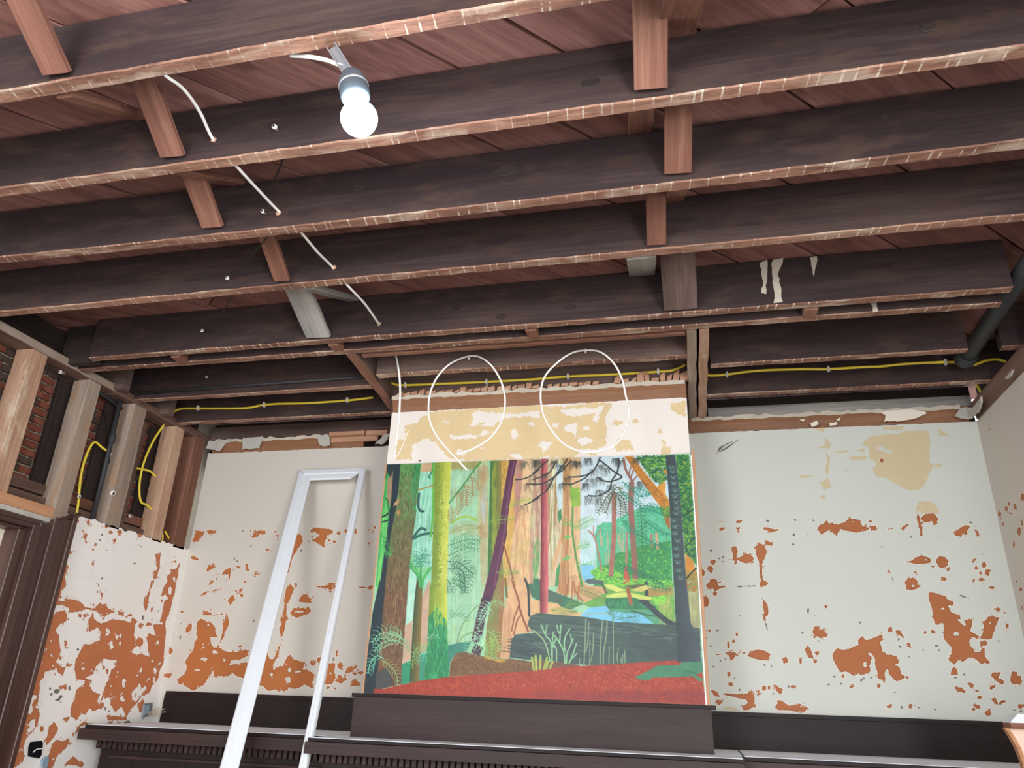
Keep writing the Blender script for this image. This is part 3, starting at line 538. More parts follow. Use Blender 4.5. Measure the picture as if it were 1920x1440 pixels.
MASK_BACKR = '''o+ 361,2438 370,2447 397,2443 414,2435 431,2434 445,2437 426,2426 403,2419 382,2429
o+ 139,2439 154,2450 169,2446 159,2434 143,2433
o+ 224,2443 245,2450 249,2442 235,2437
b+ 133,2480 170,2487 160,2475
o+ 228,2474 234,2485 259,2485 251,2473
o+ 368,2382 385,2370 405,2366 401,2350 369,2357
o+ 197,2342 207,2349 218,2347 225,2328 220,2310 212,2296 214,2289 236,2291 260,2309 286,2302 305,2286 292,2268 265,2261 239,2268 220,2280 211,2255 206,2259 206,2275 191,2278 203,2287 202,2305 196,2324
o+ 315,2343 336,2363 353,2359 368,2329 366,2309 345,2268 339,2250 335,2178 361,2160 356,2151 329,2142 317,2144 327,2169 331,2182 326,2232 328,2263 321,2291 316,2318
o+ 630,2434 643,2453 670,2461 682,2482 688,2463 701,2461 707,2477 713,2458 734,2453 774,2469 789,2485 827,2479 842,2463 848,2447 878,2433 862,2422 827,2415 793,2418 760,2425 744,2433 733,2428 720,2394 715,2405 704,2415 688,2429 651,2409 639,2418
o+ 81,2274 110,2276 107,2264 95,2254 84,2262
o+ 62,2237 83,2251 91,2228 85,2209 72,2223
o+ 29,2219 41,2232 51,2214 44,2196 30,2200
o+ 52,2148 76,2169 90,2182 107,2178 109,2164 147,2169 115,2160 112,2146 165,2144 122,2135 97,2119 87,2133 62,2135
o+ 35,2092 53,2093 65,2070 54,2043 34,2041
o+ 332,2078 349,2050 349,2024 345,2002 333,1994 333,1968 323,1981 323,2002 331,2015 325,2045
o+ 615,2047 637,2058 626,2036
o+ 885,2442 915,2446 910,2421 887,2422
o+ 959,2427 997,2434 971,2425
o+ 1029,2430 1040,2442 1064,2455 1055,2437 1037,2426
o+ 1112,2495 1121,2497 1123,2463 1127,2436 1120,2393 1112,2393 1118,2427 1110,2468
o+ 1130,2481 1148,2499 1190,2507 1206,2479 1199,2453 1184,2446 1174,2460 1141,2460
b+ 1112,2531 1134,2568 1183,2567 1209,2548 1216,2516 1206,2504 1149,2508 1110,2520
o+ 1266,2407 1272,2418 1298,2429 1324,2441 1343,2437 1337,2424 1324,2415 1326,2397 1295,2389 1272,2393
o+ 1362,2417 1375,2414 1379,2394 1369,2383 1364,2388 1371,2401
o+ 1014,2264 1045,2266 1073,2285 1106,2293 1129,2285 1141,2270 1133,2261 1108,2255 1067,2253 1044,2261
o+ 1163,2272 1182,2290 1205,2287 1218,2267 1212,2246 1184,2233 1171,2239 1165,2259
o+ 1005,2165 1024,2180 1049,2186 1061,2173 1063,2152 1073,2150 1059,2135 1032,2128 1004,2132 1010,2145
o+ 935,2234 945,2221 945,2205 937,2208
g+ 949,2192 954,2173 953,2143 951,2169
g+ 1228,2110 1252,2102 1277,2089 1251,2095
o+ 1371,2043 1394,2043 1400,2035 1381,2036
o+ 1105,2116 1125,2114 1177,2097 1179,2085 1204,2072 1205,2056 1176,2058 1187,2023 1220,2011 1223,1994 1207,1990 1230,1962 1242,1962 1242,1982 1259,1995 1273,1987 1265,1962 1253,1938 1277,1922 1286,1914 1280,1902 1264,1914 1251,1906 1240,1890 1250,1858 1280,1839 1287,1859 1301,1861 1295,1828 1313,1797 1272,1798 1246,1819 1228,1822 1202,1802 1186,1810 1175,1821 1173,1798 1158,1791 1135,1809 1140,1824 1154,1829 1163,1861 1148,1884 1135,1900 1143,1945 1147,1977 1138,1985 1121,1963 1107,1975 1107,2034 1100,2084
o+ 1345,2004 1390,2002 1372,1968 1351,1935 1342,1907 1318,1901 1293,1907 1312,1939 1323,1979
o+ 628,1818 646,1843 662,1847 686,1839 758,1869 750,1886 775,1905 785,1890 796,1888 864,1916 869,1896 851,1883 856,1843 878,1821 887,1827 915,1818 922,1788 896,1783 921,1768 922,1741 931,1733 957,1726 944,1716 929,1721 907,1705 886,1716 872,1739 869,1763 851,1747 848,1707 820,1718 821,1754 792,1769 785,1749 763,1735 719,1731 704,1733 689,1743 657,1742 643,1762 631,1794
o- 785,1831 805,1834 819,1810 815,1770 822,1748 804,1742 788,1745 790,1773 801,1809
o+ 886,1933 914,1958 912,1929
o+ 928,1936 950,1936 955,1918 963,1901 943,1915
o+ 1081,1932 1091,1944 1106,1930 1093,1924
o+ 1141,1754 1154,1780 1167,1766 1167,1743 1139,1746
o+ 1145,1692 1170,1685 1188,1671 1177,1665 1152,1671
o+ 1196,1709 1218,1708 1227,1695 1211,1686 1206,1702
o+ 1305,1743 1316,1756 1350,1757 1340,1744 1331,1728 1345,1730 1355,1717 1343,1704 1321,1724
o+ 1390,1745 1398,1762 1415,1761 1413,1745 1429,1742 1420,1708 1387,1707 1383,1722
o+ 1292,1696 1317,1703 1315,1693 1291,1681
o+ 1288,1643 1303,1646 1313,1625 1302,1625
o+ 558,1949 576,1950 599,1933 619,1912 608,1902 579,1897 567,1901 551,1891
o+ 505,1844 513,1859 528,1849 535,1824 541,1800 519,1805 509,1824
o+ 78,1811 104,1811 91,1806
o+ 130,1814 143,1821 173,1821 177,1813 158,1787 145,1789 146,1804
o+ 177,1815 212,1827 222,1822 219,1812 207,1820
o+ 227,1806 246,1823 285,1838 314,1832 340,1814 332,1804 322,1787 293,1788 264,1794 244,1802
o+ 103,1624 112,1632 137,1627 191,1627 221,1632 220,1642 235,1646 251,1638 253,1618 247,1590 252,1577 228,1570 215,1559 190,1559 190,1576 218,1589 211,1609 186,1608 149,1617
b+ 94,1559 133,1571 161,1560 156,1552 140,1555
o+ 334,1577 353,1590 351,1604 371,1604 398,1587 426,1586 447,1596 466,1588 497,1571 476,1569 479,1559 459,1558 453,1578 443,1558 419,1561 395,1564 355,1564
o+ 343,1677 361,1670 368,1660 384,1656 374,1636 362,1638 348,1661
o+ 45,1644 70,1637 88,1613 60,1616
g+ 329,1970 335,1963 339,1927 334,1934
g+ 336,1779 343,1759 330,1736 339,1758
b+ 906,2886 964,2930 1033,2933 1084,2931 1127,2948 1233,2943 1240,2885 1224,2822 1213,2772 1236,2758 1200,2710 1181,2661 1149,2631 1104,2623 1053,2652 998,2694 949,2705 941,2750 965,2774 935,2804 937,2859
b- 966,2861 1001,2869 1021,2852 1053,2835 1039,2819 1008,2837
b+ 670,2870 722,2887 728,2933 752,2893 740,2867
b+ 720,2848 737,2815 729,2776 714,2719 704,2732 722,2789
b+ 577,2723 624,2722 657,2708 575,2707
b+ 767,2846 827,2857 836,2843 777,2836
b+ 857,2849 919,2860 911,2841
b+ 821,2812 856,2817 913,2815 917,2802 847,2795
b+ 795,2742 836,2753 811,2738
b+ 677,2986 731,2983 727,2957 710,2961
b+ 1288,2954 1315,2933 1334,2913 1289,2912
b+ 1010,2974 1131,2978 1111,2956 1025,2956
g+ 144,2853 210,2896 279,2934 209,2884
g+ 176,2898 323,2954 212,2915 150,2856
o- 817,2469 814,2466 809,2464 805,2466 801,2468 802,2471 805,2474 810,2473 816,2472
o- 1128,2272 1129,2269 1118,2269 1108,2269 1106,2271 1101,2274 1112,2275 1120,2276 1126,2274
o- 1046,2145 1041,2141 1037,2135 1034,2139 1029,2142 1033,2148 1035,2154 1040,2152 1045,2152
o- 1206,1925 1205,1918 1194,1916 1183,1915 1180,1922 1178,1929 1188,1933 1198,1937 1205,1931
o- 1163,2039 1161,2034 1154,2033 1146,2033 1144,2037 1142,2041 1149,2044 1157,2046 1161,2043
o- 1252,1878 1248,1871 1244,1865 1242,1869 1240,1873 1242,1882 1245,1889 1249,1889 1251,1886
o- 1354,1976 1353,1971 1349,1971 1345,1970 1344,1974 1343,1978 1347,1980 1351,1982 1353,1979
o- 777,1779 777,1768 769,1768 761,1764 761,1775 759,1784 767,1789 774,1795 777,1786
o- 1280,1851 1274,1847 1266,1843 1258,1845 1251,1848 1255,1853 1259,1858 1268,1857 1278,1856
o+ 242,2425 239,2423 237,2420 233,2422 230,2423 232,2427 233,2430 237,2429 241,2429
o+ 105,2106 99,2101 95,2095 89,2100 82,2102 86,2108 88,2115 96,2113 103,2113
o+ 1188,2182 1186,2176 1181,2174 1176,2174 1175,2179 1175,2186 1179,2190 1184,2192 1188,2189
o+ 1340,2231 1339,2226 1334,2225 1328,2224 1327,2229 1326,2234 1331,2237 1337,2240 1340,2236
o+ 1396,2211 1389,2203 1381,2194 1375,2199 1368,2205 1373,2216 1378,2226 1387,2224 1394,2222
o+ 1360,2178 1353,2174 1348,2169 1342,2173 1334,2175 1339,2180 1342,2186 1350,2184 1358,2184
o+ 1381,2247 1378,2238 1371,2235 1364,2235 1362,2243 1362,2252 1369,2257 1376,2261 1379,2254
o+ 1354,2208 1353,2203 1349,2202 1345,2201 1345,2206 1344,2210 1348,2213 1352,2215 1353,2211
o+ 1397,2139 1391,2136 1386,2132 1381,2135 1375,2136 1379,2140 1381,2145 1388,2143 1395,2143
o+ 1331,2262 1330,2258 1327,2257 1324,2256 1324,2261 1324,2265 1327,2266 1330,2269 1330,2265
o+ 1318,2173 1318,2170 1313,2170 1309,2169 1308,2172 1307,2175 1311,2176 1315,2178 1318,2175
o+ 1150,2240 1147,2238 1144,2236 1141,2237 1138,2239 1139,2242 1141,2245 1145,2244 1149,2243
o+ 1067,2212 1064,2209 1061,2206 1058,2208 1055,2210 1057,2213 1059,2217 1062,2216 1066,2216
o+ 1214,2225 1212,2222 1209,2220 1205,2221 1203,2223 1204,2227 1207,2230 1210,2230 1214,2229
o+ 899,2469 894,2466 890,2463 885,2466 879,2467 883,2470 885,2474 891,2472 897,2472
o+ 1421,2023 1420,2020 1417,2019 1413,2019 1412,2021 1412,2024 1415,2026 1418,2027 1421,2025
o+ 984,1871 984,1865 976,1865 969,1863 968,1869 965,1874 972,1877 979,1880 983,1876
o+ 1063,1929 1062,1924 1058,1923 1054,1922 1053,1927 1053,1932 1056,1935 1061,1937 1063,1934
o+ 1318,1885 1314,1877 1304,1874 1293,1874 1290,1881 1289,1889 1299,1894 1309,1898 1315,1892
o+ 1250,1648 1247,1643 1241,1641 1235,1641 1232,1645 1232,1650 1238,1653 1244,1655 1248,1652
o+ 1344,1632 1339,1629 1333,1625 1328,1627 1321,1629 1325,1633 1328,1638 1335,1637 1343,1637
o+ 1235,1608 1236,1602 1226,1601 1217,1599 1217,1605 1213,1611 1222,1613 1230,1618 1234,1612
o+ 950,1600 950,1593 943,1592 936,1590 935,1597 934,1603 940,1607 946,1611 950,1606
o+ 825,1685 821,1680 817,1673 813,1678 809,1680 812,1687 814,1695 819,1693 825,1693
o+ 1213,1596 1213,1591 1207,1591 1202,1589 1201,1594 1200,1598 1205,1600 1210,1602 1213,1599
o+ 1276,1583 1275,1575 1265,1573 1256,1572 1254,1579 1252,1587 1261,1591 1270,1596 1274,1589
o+ 1244,1674 1241,1672 1237,1670 1232,1670 1229,1672 1229,1675 1233,1677 1238,1678 1242,1676
o+ 859,1595 859,1590 849,1589 840,1588 839,1592 835,1597 844,1600 852,1603 857,1599
o+ 1415,1616 1407,1611 1402,1604 1396,1609 1389,1611 1394,1618 1397,1625 1405,1623 1413,1623
o+ 1423,1962 1418,1956 1415,1949 1412,1954 1408,1958 1412,1965 1415,1974 1418,1971 1423,1971
o+ 568,1826 562,1822 559,1816 554,1820 548,1822 552,1828 554,1834 560,1832 566,1832
o+ 554,1788 551,1783 546,1779 541,1781 537,1785 538,1790 542,1795 548,1796 552,1793
o+ 419,1790 420,1779 409,1779 398,1775 397,1786 393,1795 403,1800 413,1807 418,1797
o+ 482,1783 482,1776 478,1776 473,1773 473,1780 471,1787 476,1789 480,1794 481,1788
o+ 281,1637 282,1628 272,1628 263,1624 262,1634 258,1642 267,1645 275,1652 279,1643
o+ 305,1660 303,1653 297,1649 291,1650 287,1656 288,1663 292,1670 299,1671 304,1668
o+ 326,1661 322,1656 319,1649 316,1654 312,1656 315,1663 316,1671 320,1668 325,1668
o+ 444,1670 440,1666 434,1662 427,1664 422,1667 423,1672 428,1676 435,1677 441,1675
o+ 143,1720 143,1711 136,1710 130,1708 129,1716 127,1724 133,1728 138,1733 142,1726
o+ 150,1673 151,1667 142,1666 133,1664 131,1670 127,1676 136,1678 144,1683 148,1677
o+ 61,1923 62,1917 56,1916 50,1915 49,1921 47,1927 52,1930 57,1933 61,1928
o+ 194,1907 193,1901 189,1899 185,1899 183,1904 183,1910 186,1914 190,1916 193,1912
o+ 177,1874 175,1867 170,1865 164,1864 163,1871 162,1878 167,1881 172,1885 175,1880
o+ 148,1857 147,1844 143,1843 139,1840 139,1852 138,1863 142,1868 146,1876 147,1865
o+ 96,1589 87,1584 80,1577 70,1581 59,1584 66,1591 69,1599 80,1597 93,1597
o+ 669,1724 666,1720 663,1715 660,1718 657,1721 659,1726 661,1732 664,1730 668,1730
o+ 707,1678 701,1675 698,1672 693,1674 686,1675 690,1678 692,1682 698,1681 705,1681
b+ 724,2668 725,2646 703,2646 682,2639 680,2661 672,2681 693,2688 712,2702 720,2682
b+ 1278,2752 1269,2749 1259,2745 1248,2748 1236,2751 1242,2756 1247,2761 1261,2759 1275,2758
b+ 691,2600 691,2591 680,2591 669,2588 668,2597 663,2605 674,2608 684,2613 689,2605
o+ 1000,2789 995,2783 990,2778 985,2782 979,2786 983,2793 986,2800 992,2798 999,2797
g+ 533,2482 530,2480 526,2479 521,2480 516,2481 518,2484 520,2486 526,2486 532,2485
g+ 620,2479 620,2475 616,2475 613,2474 613,2477 611,2481 615,2482 618,2484 619,2481
g+ 517,2406 517,2402 512,2401 508,2400 507,2404 505,2408 510,2410 514,2413 516,2409
g+ 584,2407 585,2405 578,2405 572,2404 571,2407 568,2409 574,2410 580,2411 583,2409
g+ 509,2355 505,2352 503,2348 500,2351 496,2353 499,2357 500,2362 504,2360 508,2360
g+ 397,2480 396,2477 390,2476 383,2476 382,2479 379,2482 386,2484 391,2486 395,2483
g+ 95,2327 95,2323 91,2323 87,2322 86,2326 84,2329 89,2330 92,2333 94,2329
g+ 133,2285 130,2282 129,2278 127,2280 124,2282 126,2287 127,2291 129,2290 132,2290
g+ 154,2294 151,2291 150,2286 148,2290 145,2291 147,2296 148,2301 150,2299 153,2299
g+ 151,2269 149,2266 148,2263 146,2266 144,2267 145,2270 146,2274 148,2272 151,2272
g+ 259,2309 259,2305 256,2305 253,2304 253,2308 252,2312 255,2313 257,2316 258,2312
g+ 214,1999 213,1996 211,1996 209,1996 208,1998 208,2000 209,2002 212,2002 214,2001
g+ 544,2025 541,2018 538,2008 537,2015 534,2019 537,2029 539,2041 541,2037 545,2037
g+ 573,2000 572,1998 570,1997 568,1997 567,1999 567,2001 569,2003 571,2004 573,2002
g+ 778,1973 776,1971 774,1968 772,1970 770,1971 771,1974 772,1977 775,1976 777,1976
g+ 275,2144 276,2142 266,2142 256,2141 254,2143 250,2145 259,2146 267,2148 273,2146
g+ 245,2143 235,2141 228,2139 217,2140 205,2141 211,2144 214,2146 227,2145 241,2145
g+ 304,2146 297,2144 292,2142 286,2143 278,2144 282,2146 284,2149 292,2148 301,2148
g+ 1073,2387 1071,2385 1069,2384 1066,2385 1064,2386 1065,2388 1067,2390 1069,2390 1072,2390
g+ 1201,2388 1200,2385 1197,2385 1193,2385 1192,2387 1192,2389 1195,2391 1198,2391 1200,2390
g+ 928,2340 927,2337 925,2337 923,2336 923,2339 922,2341 924,2342 926,2344 927,2342
g+ 1378,2298 1378,2296 1374,2296 1369,2295 1369,2298 1367,2300 1372,2301 1375,2302 1377,2300
g+ 777,1971 776,1967 773,1966 771,1966 770,1969 769,1973 772,1975 775,1976 776,1974
g+ 1359,2455 1359,2453 1353,2453 1348,2452 1347,2454 1345,2457 1350,2458 1355,2459 1358,2457
g+ 1374,2434 1374,2432 1371,2431 1368,2431 1367,2433 1367,2435 1370,2437 1372,2438 1374,2436
g+ 940,1895 937,1891 935,1885 934,1889 932,1892 934,1897 936,1903 938,1902 940,1901
g+ 944,1863 942,1860 938,1859 933,1859 931,1861 930,1864 934,1866 939,1867 943,1865
g+ 1107,1870 1107,1867 1100,1867 1094,1866 1091,1868 1090,1870 1096,1872 1102,1873 1106,1871
g+ 1108,1850 1106,1847 1104,1844 1102,1846 1101,1848 1102,1851 1103,1854 1106,1854 1108,1853
g+ 1040,1849 1039,1847 1036,1846 1034,1846 1033,1848 1032,1850 1035,1851 1038,1853 1039,1851
g+ 975,1817 973,1815 971,1813 970,1815 967,1816 969,1818 970,1820 972,1819 974,1820
g+ 1036,1781 1036,1778 1034,1777 1032,1777 1031,1779 1031,1782 1033,1784 1035,1785 1036,1783
g+ 1375,1895 1371,1894 1368,1891 1364,1893 1359,1894 1362,1896 1364,1898 1369,1898 1374,1898
g+ 1200,1744 1199,1742 1196,1741 1192,1741 1191,1743 1190,1745 1193,1746 1197,1747 1199,1745
g+ 908,1595 908,1591 904,1591 900,1590 900,1593 899,1596 903,1598 906,1600 907,1597
g+ 981,1596 980,1594 977,1593 973,1592 972,1595 972,1597 975,1599 978,1600 980,1598
g+ 1051,1590 1048,1588 1045,1586 1042,1587 1039,1588 1041,1590 1042,1592 1046,1592 1050,1592
g+ 889,1658 889,1656 885,1656 882,1655 881,1658 880,1659 883,1660 886,1662 888,1660
g+ 796,1722 795,1719 791,1718 787,1717 786,1720 785,1723 789,1724 793,1726 795,1724
g+ 762,1717 760,1714 757,1712 754,1713 752,1715 753,1718 755,1720 758,1720 761,1719
g+ 746,1706 745,1702 743,1700 741,1701 740,1704 740,1708 742,1712 744,1713 746,1710
g+ 1162,1728 1157,1727 1154,1725 1150,1726 1144,1727 1148,1729 1149,1731 1154,1730 1160,1731
g+ 1381,1598 1378,1596 1374,1595 1369,1595 1365,1596 1367,1598 1370,1600 1375,1601 1379,1600
g+ 1407,1595 1408,1592 1402,1592 1395,1591 1395,1594 1392,1596 1398,1597 1404,1600 1406,1597
g+ 101,1925 100,1923 95,1922 90,1922 88,1924 87,1926 91,1927 96,1929 99,1927
g+ 60,1849 59,1846 57,1844 55,1845 54,1847 54,1850 55,1852 57,1853 59,1851
g+ 41,1889 39,1886 38,1884 36,1885 34,1887 35,1890 36,1893 38,1893 40,1892
g+ 73,1752 73,1750 66,1749 60,1749 58,1751 56,1753 62,1755 67,1756 72,1754
g+ 103,1779 103,1777 100,1776 97,1776 95,1778 95,1780 97,1782 100,1782 103,1781
g+ 127,1789 125,1786 124,1782 122,1785 120,1786 121,1790 122,1795 124,1793 127,1793
g+ 312,1766 310,1764 308,1761 307,1763 304,1764 306,1767 307,1770 309,1769 311,1769
g+ 165,1701 164,1698 162,1697 160,1697 158,1699 158,1702 160,1704 163,1705 164,1703
g+ 183,1649 183,1644 181,1644 178,1642 178,1647 177,1651 180,1652 182,1655 183,1651
g+ 632,1720 628,1719 625,1716 622,1718 617,1719 620,1721 621,1724 626,1723 631,1723
g+ 600,1685 601,1681 596,1681 592,1680 592,1683 590,1686 594,1687 598,1689 600,1687
g+ 657,1690 654,1687 651,1683 648,1686 644,1687 646,1691 648,1696 652,1694 656,1694
g+ 414,1669 412,1666 410,1662 409,1665 407,1667 408,1671 409,1675 411,1674 413,1674
g+ 341,1635 339,1633 337,1630 336,1632 334,1633 335,1636 336,1639 338,1638 340,1638
g+ 506,1919 507,1917 503,1917 499,1916 499,1918 497,1920 501,1921 504,1923 506,1921
g+ 575,1883 575,1880 571,1880 568,1879 567,1882 566,1884 569,1885 572,1886 574,1885'''
MASK_BREAST = '''b+ -1472,2896 -1372,2949 -1346,2976 -1132,2984 -735,2986 -638,2966 -439,2983 -354,2969 -397,2908 -395,2810 -400,2749 -450,2733 -525,2736 -559,2694 -729,2696 -815,2690 -1043,2694 -1115,2697 -1216,2718 -1296,2813 -1415,2791 -1422,2717 -1511,2711 -1512,2823 -1475,2830
b- -1103,2968 -948,2955 -894,2943 -743,2949 -733,2916 -884,2928 -964,2909 -981,2882 -1108,2888 -1092,2925
b- -1215,2838 -1051,2839 -1043,2867 -979,2845 -1050,2821 -1204,2814
b- -731,2789 -661,2777 -678,2751 -712,2726 -743,2763
b- -638,2957 -431,2955 -405,2963 -440,2874 -465,2884 -448,2920 -559,2916 -611,2928
b- -611,2855 -542,2879 -551,2817 -610,2828
b- -546,2799 -441,2785 -517,2753
b- -1333,2815 -1264,2757 -1233,2710 -1417,2708 -1420,2791 -1371,2821
b+ -358,2747 -324,2789 -268,2752 -260,2717 -342,2724
b+ -72,2954 10,2967 5,2879 -34,2898 -66,2909
b+ -136,2695 -115,2732 -75,2718 -85,2684
b- -851,2821 -855,2802 -863,2790 -874,2796 -882,2811 -881,2833 -877,2852 -866,2851 -855,2844
b- -828,2708 -827,2698 -846,2698 -865,2696 -870,2706 -880,2716 -861,2719 -845,2725 -834,2715
b- -1221,2913 -1226,2907 -1235,2904 -1246,2906 -1254,2911 -1255,2918 -1247,2922 -1236,2923 -1227,2919
b- -478,2845 -475,2839 -489,2840 -501,2838 -504,2844 -510,2849 -498,2851 -487,2854 -481,2849
b- -1025,2765 -1029,2759 -1035,2754 -1043,2758 -1051,2762 -1049,2770 -1046,2777 -1037,2775 -1028,2773
b- -767,2881 -767,2877 -782,2877 -797,2877 -803,2881 -807,2885 -795,2887 -781,2888 -770,2885
b- -640,2870 -644,2865 -651,2862 -660,2864 -668,2868 -666,2875 -662,2880 -652,2879 -642,2877
b- -1113,2742 -1127,2737 -1138,2730 -1155,2736 -1175,2740 -1165,2747 -1162,2755 -1142,2751 -1120,2750
b+ -315,2864 -326,2857 -335,2849 -348,2856 -363,2861 -355,2869 -352,2879 -336,2875 -320,2874
b+ -238,2873 -238,2864 -246,2863 -255,2861 -257,2871 -261,2879 -252,2883 -245,2888 -241,2880
b+ -119,2819 -118,2807 -126,2807 -134,2803 -134,2816 -138,2826 -130,2830 -124,2838 -121,2827
b+ -105,2756 -106,2750 -112,2749 -119,2748 -121,2754 -124,2760 -117,2763 -111,2766 -107,2761
b+ -446,2707 -446,2702 -470,2702 -494,2702 -502,2707 -511,2712 -489,2714 -468,2716 -454,2711
b+ -1026,2898 -1032,2893 -1041,2889 -1053,2892 -1064,2897 -1060,2903 -1056,2909 -1043,2907 -1029,2905
g+ -1364,2706 -1364,2703 -1369,2703 -1374,2703 -1377,2705 -1378,2708 -1374,2709 -1369,2710 -1365,2708
g+ -373,2687 -373,2683 -375,2682 -377,2682 -379,2685 -379,2689 -377,2691 -375,2692 -373,2690'''
MASK_RIGHT = '''o+ 3788,2488 3804,2483 3819,2477 3831,2486 3840,2495 3830,2504 3817,2512 3802,2508 3789,2500
o+ 4093,2482 4109,2479 4121,2472 4129,2481 4142,2488 4129,2494 4121,2502 4108,2495 4093,2492
o+ 3998,2485 4012,2482 4024,2476 4032,2484 4044,2491 4032,2497 4024,2505 4012,2498 3997,2495
o+ 3903,2472 3908,2462 3922,2464 3936,2465 3933,2475 3934,2486 3919,2487 3904,2490 3903,2480
o+ 3911,2359 3927,2351 3942,2340 3948,2351 3956,2360 3943,2373 3930,2385 3919,2380 3908,2375
o+ 4089,2431 4101,2427 4111,2420 4115,2428 4122,2433 4113,2440 4105,2448 4097,2443 4088,2440
o+ 3971,2458 3974,2453 3983,2454 3992,2456 3993,2461 3993,2466 3984,2467 3975,2467 3970,2463
o+ 4016,2316 4023,2307 4033,2305 4041,2307 4041,2316 4036,2325 4026,2331 4017,2331 4012,2325
o+ 4045,2117 4048,2110 4062,2111 4076,2112 4077,2118 4078,2125 4064,2127 4051,2128 4044,2122
o+ 4075,2037 4084,2032 4093,2028 4099,2032 4104,2036 4098,2042 4091,2048 4082,2046 4076,2043
o+ 4075,2158 4084,2155 4091,2151 4097,2156 4105,2159 4097,2163 4092,2168 4084,2165 4074,2163
o+ 3963,2500 3972,2496 3980,2492 3986,2498 3992,2503 3985,2508 3978,2513 3970,2511 3963,2507
o+ 3871,2390 3878,2381 3887,2380 3896,2381 3894,2391 3891,2400 3881,2403 3871,2406 3870,2398
o+ 3994,2889 4005,2888 4013,2885 4018,2891 4027,2896 4019,2899 4013,2904 4005,2899 3995,2895'''
XL, XR, YW, YB, H, T = -3.05, 1.475, 4.15, 3.60, 3.062, 3.279    # left/right/back wall, chimney breast, joist underside, joist top
PT = 2.985                                                        # upper edge of the plaster
wall_back = wall('wall_back', [(XL, -1.55, 1.35, PT, .005, MASK_BACKL, 0), (0.0, XR, 1.35, PT, .005, MASK_BACKR, 1), (-1.55, 0.0, 1.35, PT, 5, '', 0), (XL, XR, 0, 1.35, 5, '', 0)], 'y', YW, ['wall_cream', 'wall_grey'], top=(PT, .004))
breast = wall('wall_chimney_breast', [(-1.556, .010, 2.66, PT, .005, MASK_BREAST, 0), (-1.556, .010, 0, 2.66, 5, '', 0)], 'y', YB, ['wall_breast'], back=.55, top=(PT, .003))
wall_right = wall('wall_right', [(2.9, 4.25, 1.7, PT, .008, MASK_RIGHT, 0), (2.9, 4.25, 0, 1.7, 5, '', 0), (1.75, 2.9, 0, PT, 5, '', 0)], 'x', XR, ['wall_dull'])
wall_left = wall('wall_left', [(3.19, 4.16, .95, 2.36, .005, MASK_LEFT, 0), (3.19, 4.16, 0, .95, 5, '', 0), (0.2, 2.0, 0, PT, 5, '', 0)], 'x', XL, ['wall_white'], back=-.1, top=(2.36, .012))
floor = box('floor', (-3.4, -1.2, -.06), (1.6, 4.3, 0), 'floor'); tag(floor, kind='structure')

# ---------------------------------------------------------------- ceiling: diagonal sheathing planks above the joists
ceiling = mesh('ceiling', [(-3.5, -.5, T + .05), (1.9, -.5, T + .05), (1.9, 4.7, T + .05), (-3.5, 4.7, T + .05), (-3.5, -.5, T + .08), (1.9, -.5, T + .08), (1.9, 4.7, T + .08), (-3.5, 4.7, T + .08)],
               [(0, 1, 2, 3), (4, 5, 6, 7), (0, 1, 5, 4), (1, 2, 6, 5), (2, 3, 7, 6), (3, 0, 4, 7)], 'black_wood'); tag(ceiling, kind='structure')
cuts = [-2.067, -1.767, -1.54, -1.315, -1.03, -.74]
c_ = -2.067; r_ = random.Random(3)
while c_ > -5.4: c_ -= r_.uniform(.22, .29); cuts.insert(0, c_)
c_ = -.74
while c_ < 1.9: c_ += r_.uniform(.22, .29); cuts.append(c_)
ang = math.radians(47); dx, dy = math.cos(ang), math.sin(ang); nx, ny = math.sin(ang), -math.cos(ang)
def clip_len(c):
    ts = []
    for t in np.arange(-6, 7, .02):
        x = nx * c + dx * t; y = ny * c + dy * t
        if -3.4 < x < 1.85 and -.4 < y < 4.6: ts.append(t)
    return (ts[0], ts[-1]) if len(ts) > 8 else None
for a, b in zip(cuts[:-1], cuts[1:]):
    m = (a + b) / 2; tt = clip_len(m)
    if not tt: continue
    gap = .006 if r_.random() < .75 else .014
    sp = [tt[0], tt[1]]
    if tt[1] - tt[0] > 3: sp.insert(1, r_.uniform(tt[0] + 1, tt[1] - 1))
    for t0, t1 in zip(sp[:-1], sp[1:]):
        z = T + .0145 + r_.uniform(0, .004)
        beam('plank', (nx * m + dx * t0, ny * m + dy * t0, z), (nx * m + dx * (t1 - .006), ny * m + dy * (t1 - .006), z), b - a - gap, .026, 'plank', ceiling)

# ---------------------------------------------------------------- joists
JG = 'ceiling joists'
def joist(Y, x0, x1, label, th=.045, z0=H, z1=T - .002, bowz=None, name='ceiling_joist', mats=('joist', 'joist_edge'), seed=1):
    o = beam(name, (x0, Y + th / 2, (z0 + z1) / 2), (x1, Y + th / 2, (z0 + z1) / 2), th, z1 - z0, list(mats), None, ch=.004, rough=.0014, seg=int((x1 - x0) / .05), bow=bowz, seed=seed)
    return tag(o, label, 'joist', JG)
sag = lambda amp: (lambda t: -amp * math.sin(math.pi * t))
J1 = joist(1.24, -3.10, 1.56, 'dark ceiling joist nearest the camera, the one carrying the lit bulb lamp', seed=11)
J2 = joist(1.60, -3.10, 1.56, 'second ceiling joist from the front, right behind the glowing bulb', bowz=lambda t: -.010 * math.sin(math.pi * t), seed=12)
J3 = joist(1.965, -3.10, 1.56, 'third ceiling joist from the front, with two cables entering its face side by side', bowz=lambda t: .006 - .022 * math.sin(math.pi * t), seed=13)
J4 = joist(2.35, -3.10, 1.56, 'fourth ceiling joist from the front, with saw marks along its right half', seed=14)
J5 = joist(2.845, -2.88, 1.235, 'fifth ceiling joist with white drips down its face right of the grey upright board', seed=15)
J6 = joist(2.965, -3.10, 1.235, 'thin looking joist doubled close behind the white dripped joist', seed=16)
